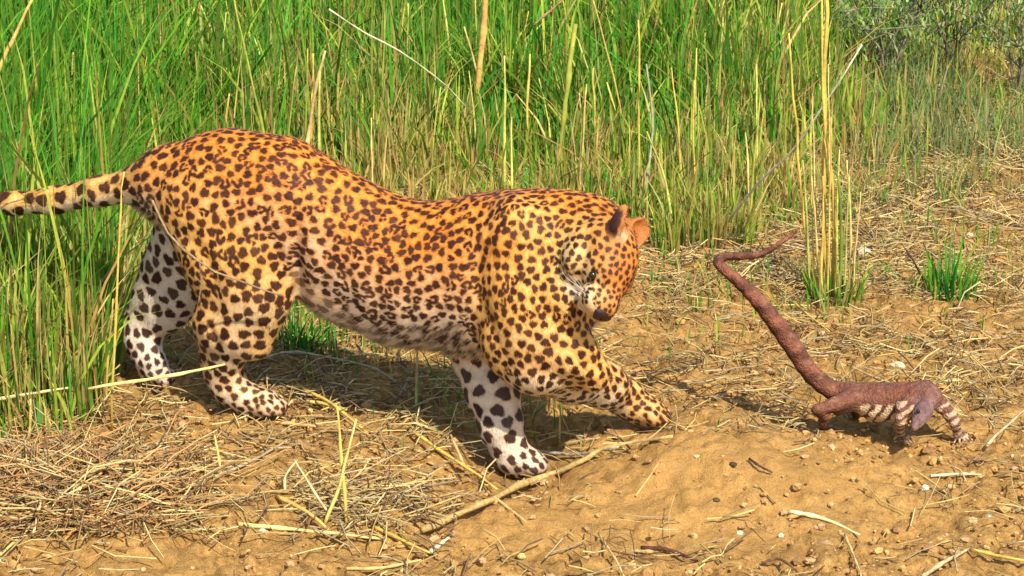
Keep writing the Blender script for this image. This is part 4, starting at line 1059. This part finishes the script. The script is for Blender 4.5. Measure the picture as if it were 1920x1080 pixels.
stick('straw_stalk', S_, 'green-grey stem standing in the shade under the belly', up([(778, 770), (782, 650)]), 8, (0.33, 0.28, 0.12))
# heap at the lower left
G3 = 'straws of the heap at the lower left'
for i, (a, b, l, lab) in enumerate([((0, 1040), (122, 930), .01, 'longest straw of the lower left heap, slanting up to the right'), ((-10, 905), (140, 880), .02, 'flat straw at the top of the lower left heap'),
        ((60, 1005), (84, 905), .03, 'upright straw in the middle of the lower left heap'), ((120, 1010), (270, 880), .02, 'orange straw on the right side of the lower left heap'),
        ((20, 950), (180, 985), .015, 'rusty straw lying level through the lower left heap'), ((150, 960), (278, 905), .02, 'pale straw leaning out of the heap toward the middle'),
        ((200, 885), (120, 850), .012, 'straw above the heap, pointing to the left grass')]):
    stick('straw_stalk', S_, lab, lie([a, ((a[0] + b[0]) / 2, (a[1] + b[1]) / 2), b], [.004, l, l * .8]), 7, [STR, GOLD, (0.58, 0.46, 0.22), RUST, (0.44, 0.20, 0.06), PALES, STR][i], group=G3)
# on the mound and to the right
stick('straw_stalk', 'straw', 'pale yellow straw chip lying alone on the mound', lie([(1481, 960), (1545, 974), (1612, 1003)], [.004, .006, .004]), 11, (0.66, 0.56, 0.26), taper=0.4)
stick('dark_twig', 'twig', 'dark red-brown twig at the bottom edge of the mound', lie([(1203, 1028), (1255, 1031), (1308, 1052)], [.004, .010, .004]), 11, (0.10, 0.035, 0.022), M_TWIG, taper=0.5)
stick('dark_twig', 'twig', 'curved brown twig at the bottom edge right of the red-brown one', lie([(1428, 1056), (1462, 1048), (1502, 1078)], [.004, .014, .004]), 7, (0.17, 0.08, 0.04), M_TWIG)
stick('dark_twig', 'twig', 'thin dark twig lying on the upper mound', lie([(1405, 860), (1425, 874), (1448, 886)], [.003, .006, .003]), 6, DRK, M_TWIG)
stick('straw_stalk', S_, 'thin orange straw lying on the left slope of the mound', lie([(1192, 930), (1215, 898), (1236, 866)], [.003, .008, .003]), 4, (0.56, 0.36, 0.12))
stick('grey_twig', 'twig', 'grey twig slanting at the lower right corner', lie([(1730, 1082), (1775, 1052), (1818, 1028)], [.005, .012, .005]), 10, (0.44, 0.33, 0.16), M_TWIG)
stick('straw_stalk', S_, 'golden straw at the right end of the grey twig in the corner', lie([(1820, 1030), (1870, 1042), (1930, 1052)], [.006, .010, .006]), 9, GOLD)
stick('straw_stalk', S_, 'orange straw pointing down to the bottom edge, right of the mound', lie([(1584, 1004), (1600, 1040), (1615, 1085)], [.006, .012, .006]), 6, (0.56, 0.38, 0.14))
stick('straw_stalk', S_, 'long straw slanting down at the bottom centre', lie([(1122, 1000), (1150, 1040), (1172, 1085)], [.006, .012, .006]), 6, (0.56, 0.40, 0.15))
stick('straw_stalk', S_, 'pale straw right of the lizard, near the right edge', lie([(1745, 892), (1795, 888), (1840, 890)], [.006, .010, .006]), 7, PALES)
stick('grey_twig', 'twig', 'grey twig right of the lizard, slanting up to the right edge', lie([(1850, 838), (1885, 800), (1925, 765)], [.006, .012, .02]), 8, (0.46, 0.36, 0.20), M_TWIG)
stick('dark_twig', 'twig', 'black-brown twig lying on the bare earth at the right edge', lie([(1830, 404), (1875, 414), (1935, 432)], [.006, .012, .010]), 9, (0.12, 0.07, 0.045), M_TWIG)
stick('dark_twig', 'twig', 'short dark twig lying behind the green tuft', lie([(1672, 371), (1726, 372)], [.006, .006]), 8, DRK, M_TWIG)
stick('dark_twig', 'twig', 'thin dark twig leaning beside the green tuft', [on_ground(1736, 535), at(1712, 490, 0.98), at(1690, 456, 0.94)], 6, (0.09, 0.055, 0.03), M_TWIG)
stick('straw_stalk', S_, 'thin straw lying between the tail of the lizard and the reed clump', lie([(1485, 565), (1520, 592), (1556, 622)], [.01, .016, .008]), 6, GOLD)
# anonymous thin yellow stems through the green
rs_ = np.random.default_rng(77); cnt = 0
GA = 'thin yellow stems scattered through the green grass'
while cnt < 60:
    px_, py_ = rs_.uniform(0, 1480), rs_.uniform(120, 430); b = on_ground(px_, py_)
    if edge_depth(px_, py_) < 15: continue
    h = rs_.uniform(0.16, 0.42); a = rs_.normal(0, 0.10)
    P = [b - np.array([0, 0, .01]), b + np.array([a * h * .4, 0, h * .5]), b + np.array([a * h * 1.2, rs_.normal(0, .04), h])]
    c = [LIME, GOLD, STR, (0.50, 0.50, 0.10)][rs_.integers(0, 4)]
    stick('dry_stalk', S_, 'thin yellow stem standing among the green grass blades', P, rs_.uniform(6, 11), c, M_GRASS if c in (LIME,) else M_STRAW, group=GA, sub=8)
    cnt += 1

# green tuft on the right, sprigs of two more
def tuft(name, label, px_, py_, n, hgt, rad, cols, wid=(0.004, 0.009)):
    b = on_ground(px_, py_); a = RNG.uniform(0, 6.28, n); r = rad * np.sqrt(RNG.random(n))
    x, y = b[0] + r * np.cos(a), b[1] + r * np.sin(a); z = terrain(x, y)
    c = np.array(cols)[RNG.integers(0, len(cols), n)] * RNG.uniform(0.7, 1.2, n)[:, None]
    V, Q, T, C = blades(np.stack([x, y, z - .008], -1), RNG.uniform(0.35, 1.0, n) * hgt, RNG.uniform(*wid, n), a + RNG.normal(0, .5, n), np.abs(RNG.normal(0.2, 0.2, n)), RNG.normal(0, 1, n), c * 0.8, c, 4)
    P = Pile(); P.add(V - b, [Q, T], C); o = P.build(name, M_GRASS); o.location = b
    return tag(o, label, 'grass tuft')
tuft('grass_tuft', 'bright green grass tuft standing alone right of the reed clump', 1782, 560, 75, 0.20, 0.065, np.vstack([GREENS[[0, 1, 4, 3]], YELLOWG[:1], [[0.08, 0.26, 0.06]]]))
tuft('grass_tuft', 'small yellow-green tuft at the foot of the reed clump', 1568, 565, 90, 0.13, 0.075, np.vstack([GREENS[[0, 5]], YELLOWG, STRAWS[:2]]))
tuft('grass_tuft', 'dark green tuft in the shade between the hind leg and the belly', 545, 652, 90, 0.10, 0.10, GREENS[[0, 2, 4]])
tuft('grass_tuft', 'dry yellow tuft standing left of the reed clump', 1352, 452, 110, 0.20, 0.10, np.vstack([STRAWS, YELLOWG]))
tuft('grass_tuft', 'dry tuft with green blades right of the ear of the leopard', 1272, 462, 100, 0.17, 0.08, np.vstack([STRAWS[:3], YELLOWG, GREENS[:2]]))

# stones
def stone(label, px_, py_, w_px, col, flatn=0.6, grp=None):
    b = on_ground(px_, py_); rr = np.random.default_rng(int(px_ * 7 + py_))
    me_v = ico_v.copy(); me_f = ico_f
    E = {}; vs = list(me_v); F2 = []
    def mid(i, j):
        k = (min(i, j), max(i, j))
        if k not in E: vs.append((vs[i] + vs[j]) / np.linalg.norm(vs[i] + vs[j])); E[k] = len(vs) - 1
        return E[k]
    for t in me_f:
        a, b_, c = t; ab, bc, ca2 = mid(a, b_), mid(b_, c), mid(c, a); F2 += [[a, ab, ca2], [b_, bc, ab], [c, ca2, bc], [ab, bc, ca2]]
    v = np.array(vs); v *= (1 + rr.uniform(-.16, .16, (len(v), 1))); v *= np.array([1, rr.uniform(.7, 1), flatn]) * w_px * PXM * .5
    o = new_mesh('pebble', v, np.array(F2), M_STONE, np.tile(col, (len(v), 1)), False); o.location = b + np.array([0, 0, w_px * PXM * .5 * flatn * .5])
    return tag(o, label, 'stone', grp)
GP = 'pale stones on the bare earth'
stone('flat pale yellow stone lying just behind the back of the lizard', 1683, 690, 32, (0.64, 0.50, 0.28), 0.5, GP)
stone('small round pale stone right of the mound', 1735, 918, 15, (0.68, 0.60, 0.40), 0.8, GP)
stone('cream pebble near the bottom of the mound, left of another', 1387, 1003, 13, (0.68, 0.58, 0.34), 0.8, GP)
stone('cream pebble near the bottom of the mound, right of another', 1464, 1007, 11, (0.66, 0.54, 0.34), 0.9, GP)
stone('yellow pebble at the bottom centre beside a dark crack', 978, 1046, 14, (0.62, 0.52, 0.16), 0.8, GP)
stone('pinkish stone behind the stalk clump on the right', 1618, 478, 34, (0.60, 0.40, 0.26), 0.8, GP)
stone('rounded pale stone left of the black-brown twig at the right edge', 1818, 445, 20, (0.60, 0.44, 0.26), 0.8, GP)
stone('small white pebble left of the flat straw in the lower middle', 492, 999, 13, (0.66, 0.56, 0.40), 0.8, GP)
stone('dark chip of bark on the upper mound', 1374, 872, 17, (0.06, 0.045, 0.025), 0.4)
stone('dark chip in the middle of the mound', 1343, 939, 15, (0.10, 0.065, 0.03), 0.45)
stone('dark chip on the lower mound, left of the cream pebbles', 1339, 1018, 11, (0.08, 0.05, 0.03), 0.5)
stone('pale wood chip on the crest of the mound', 1309, 857, 15, (0.64, 0.52, 0.28), 0.4)
stone('tiny pale turquoise chip on the earth at the right', 1853, 969, 11, (0.30, 0.50, 0.40), 0.5)

# shrubs at the upper right
def shrub(label, px_, py_, hgt, spread, seed, col, leafc, nleaf, nst=4):
    rr = np.random.default_rng(seed); b = on_ground(px_, py_); root = empty('shrub', b); tag(root, label, 'shrub')
    tips = []
    for i in range(nst):
        a = rr.uniform(0, 6.28); s = rr.uniform(.25, 1) * spread
        e = np.array([math.cos(a) * s, math.sin(a) * s, hgt * rr.uniform(.7, 1.0)])
        P = catmull([np.zeros(3) - [0, 0, .02], e * [.25, .25, .4] + rr.normal(0, .015, 3), e * [.6, .6, .75] + rr.normal(0, .02, 3), e], 12)
        r0 = rr.uniform(.003, .006)
        V, Q, T = tube(P, np.linspace(r0, r0 * .35, 12), 6)
        new_mesh('stem', V, [T, Q], M_TWIG, np.tile(np.array(col) * rr.uniform(.7, 1.3), (len(V), 1)), True, root)
        for j in range(5):
            k = rr.integers(3, 11); p = P[k]; d = rr.normal(0, 1, 3); d[2] = abs(d[2]) * .7 + .1; d /= np.linalg.norm(d); L = rr.uniform(.08, .22)
            Pb = catmull([p, p + d * L * .5 + rr.normal(0, .012, 3), p + d * L + rr.normal(0, .02, 3)], 7)
            V, Q, T = tube(Pb, np.linspace(.0030, .0012, 7), 5)
            new_mesh('branch', V, [T, Q], M_TWIG, np.tile(np.array(col) * rr.uniform(.8, 1.6), (len(V), 1)), True, root)
            tips += list(Pb[2:])
    tips = np.array(tips)
    if nleaf:
        ids = rr.integers(0, len(tips), nleaf); base = tips[ids] + rr.normal(0, .02, (nleaf, 3))
        c = np.array(leafc)[rr.integers(0, len(leafc), nleaf)] * rr.uniform(.7, 1.3, nleaf)[:, None]
        V, Q, T, C = blades(base, rr.uniform(.012, .035, nleaf), rr.uniform(.006, .013, nleaf), rr.uniform(0, 6.28, nleaf), rr.uniform(.2, 1.1, nleaf), rr.uniform(0, 6.28, nleaf), c, c, 2)
        P = Pile(); P.add(V, [Q, T], C); f = P.build('foliage', M_GRASS, root); f['kind'] = 'stuff'
    return root
GG = [(0.22, 0.34, 0.09), (0.30, 0.40, 0.14), (0.16, 0.30, 0.06), (0.40, 0.42, 0.17)]
GB = [(0.08, 0.32, 0.02), (0.13, 0.40, 0.03), (0.20, 0.36, 0.05)]
shrub('bare dark-stemmed shrub standing on the red earth at the upper right', 1782, 165, 0.46, 0.24, 3, (0.12, 0.09, 0.06), GG, 520, 6)
shrub('grey-green leafy shrub between the reed clump and the bare shrub', 1655, 165, 0.36, 0.28, 4, (0.20, 0.17, 0.11), GG, 1000, 7)
shrub('grey-green shrub at the right edge of the red earth', 1905, 185, 0.42, 0.18, 5, (0.17, 0.15, 0.09), GG, 600, 6)
shrub('bright green shrub on the far side of the red earth', 1850, 62, 0.40, 0.25, 6, (0.15, 0.12, 0.07), GB, 1700, 6)
shrub('bright green bush behind the grey-green shrub near the top', 1715, 80, 0.38, 0.25, 8, (0.14, 0.12, 0.07), GB, 1700, 6)
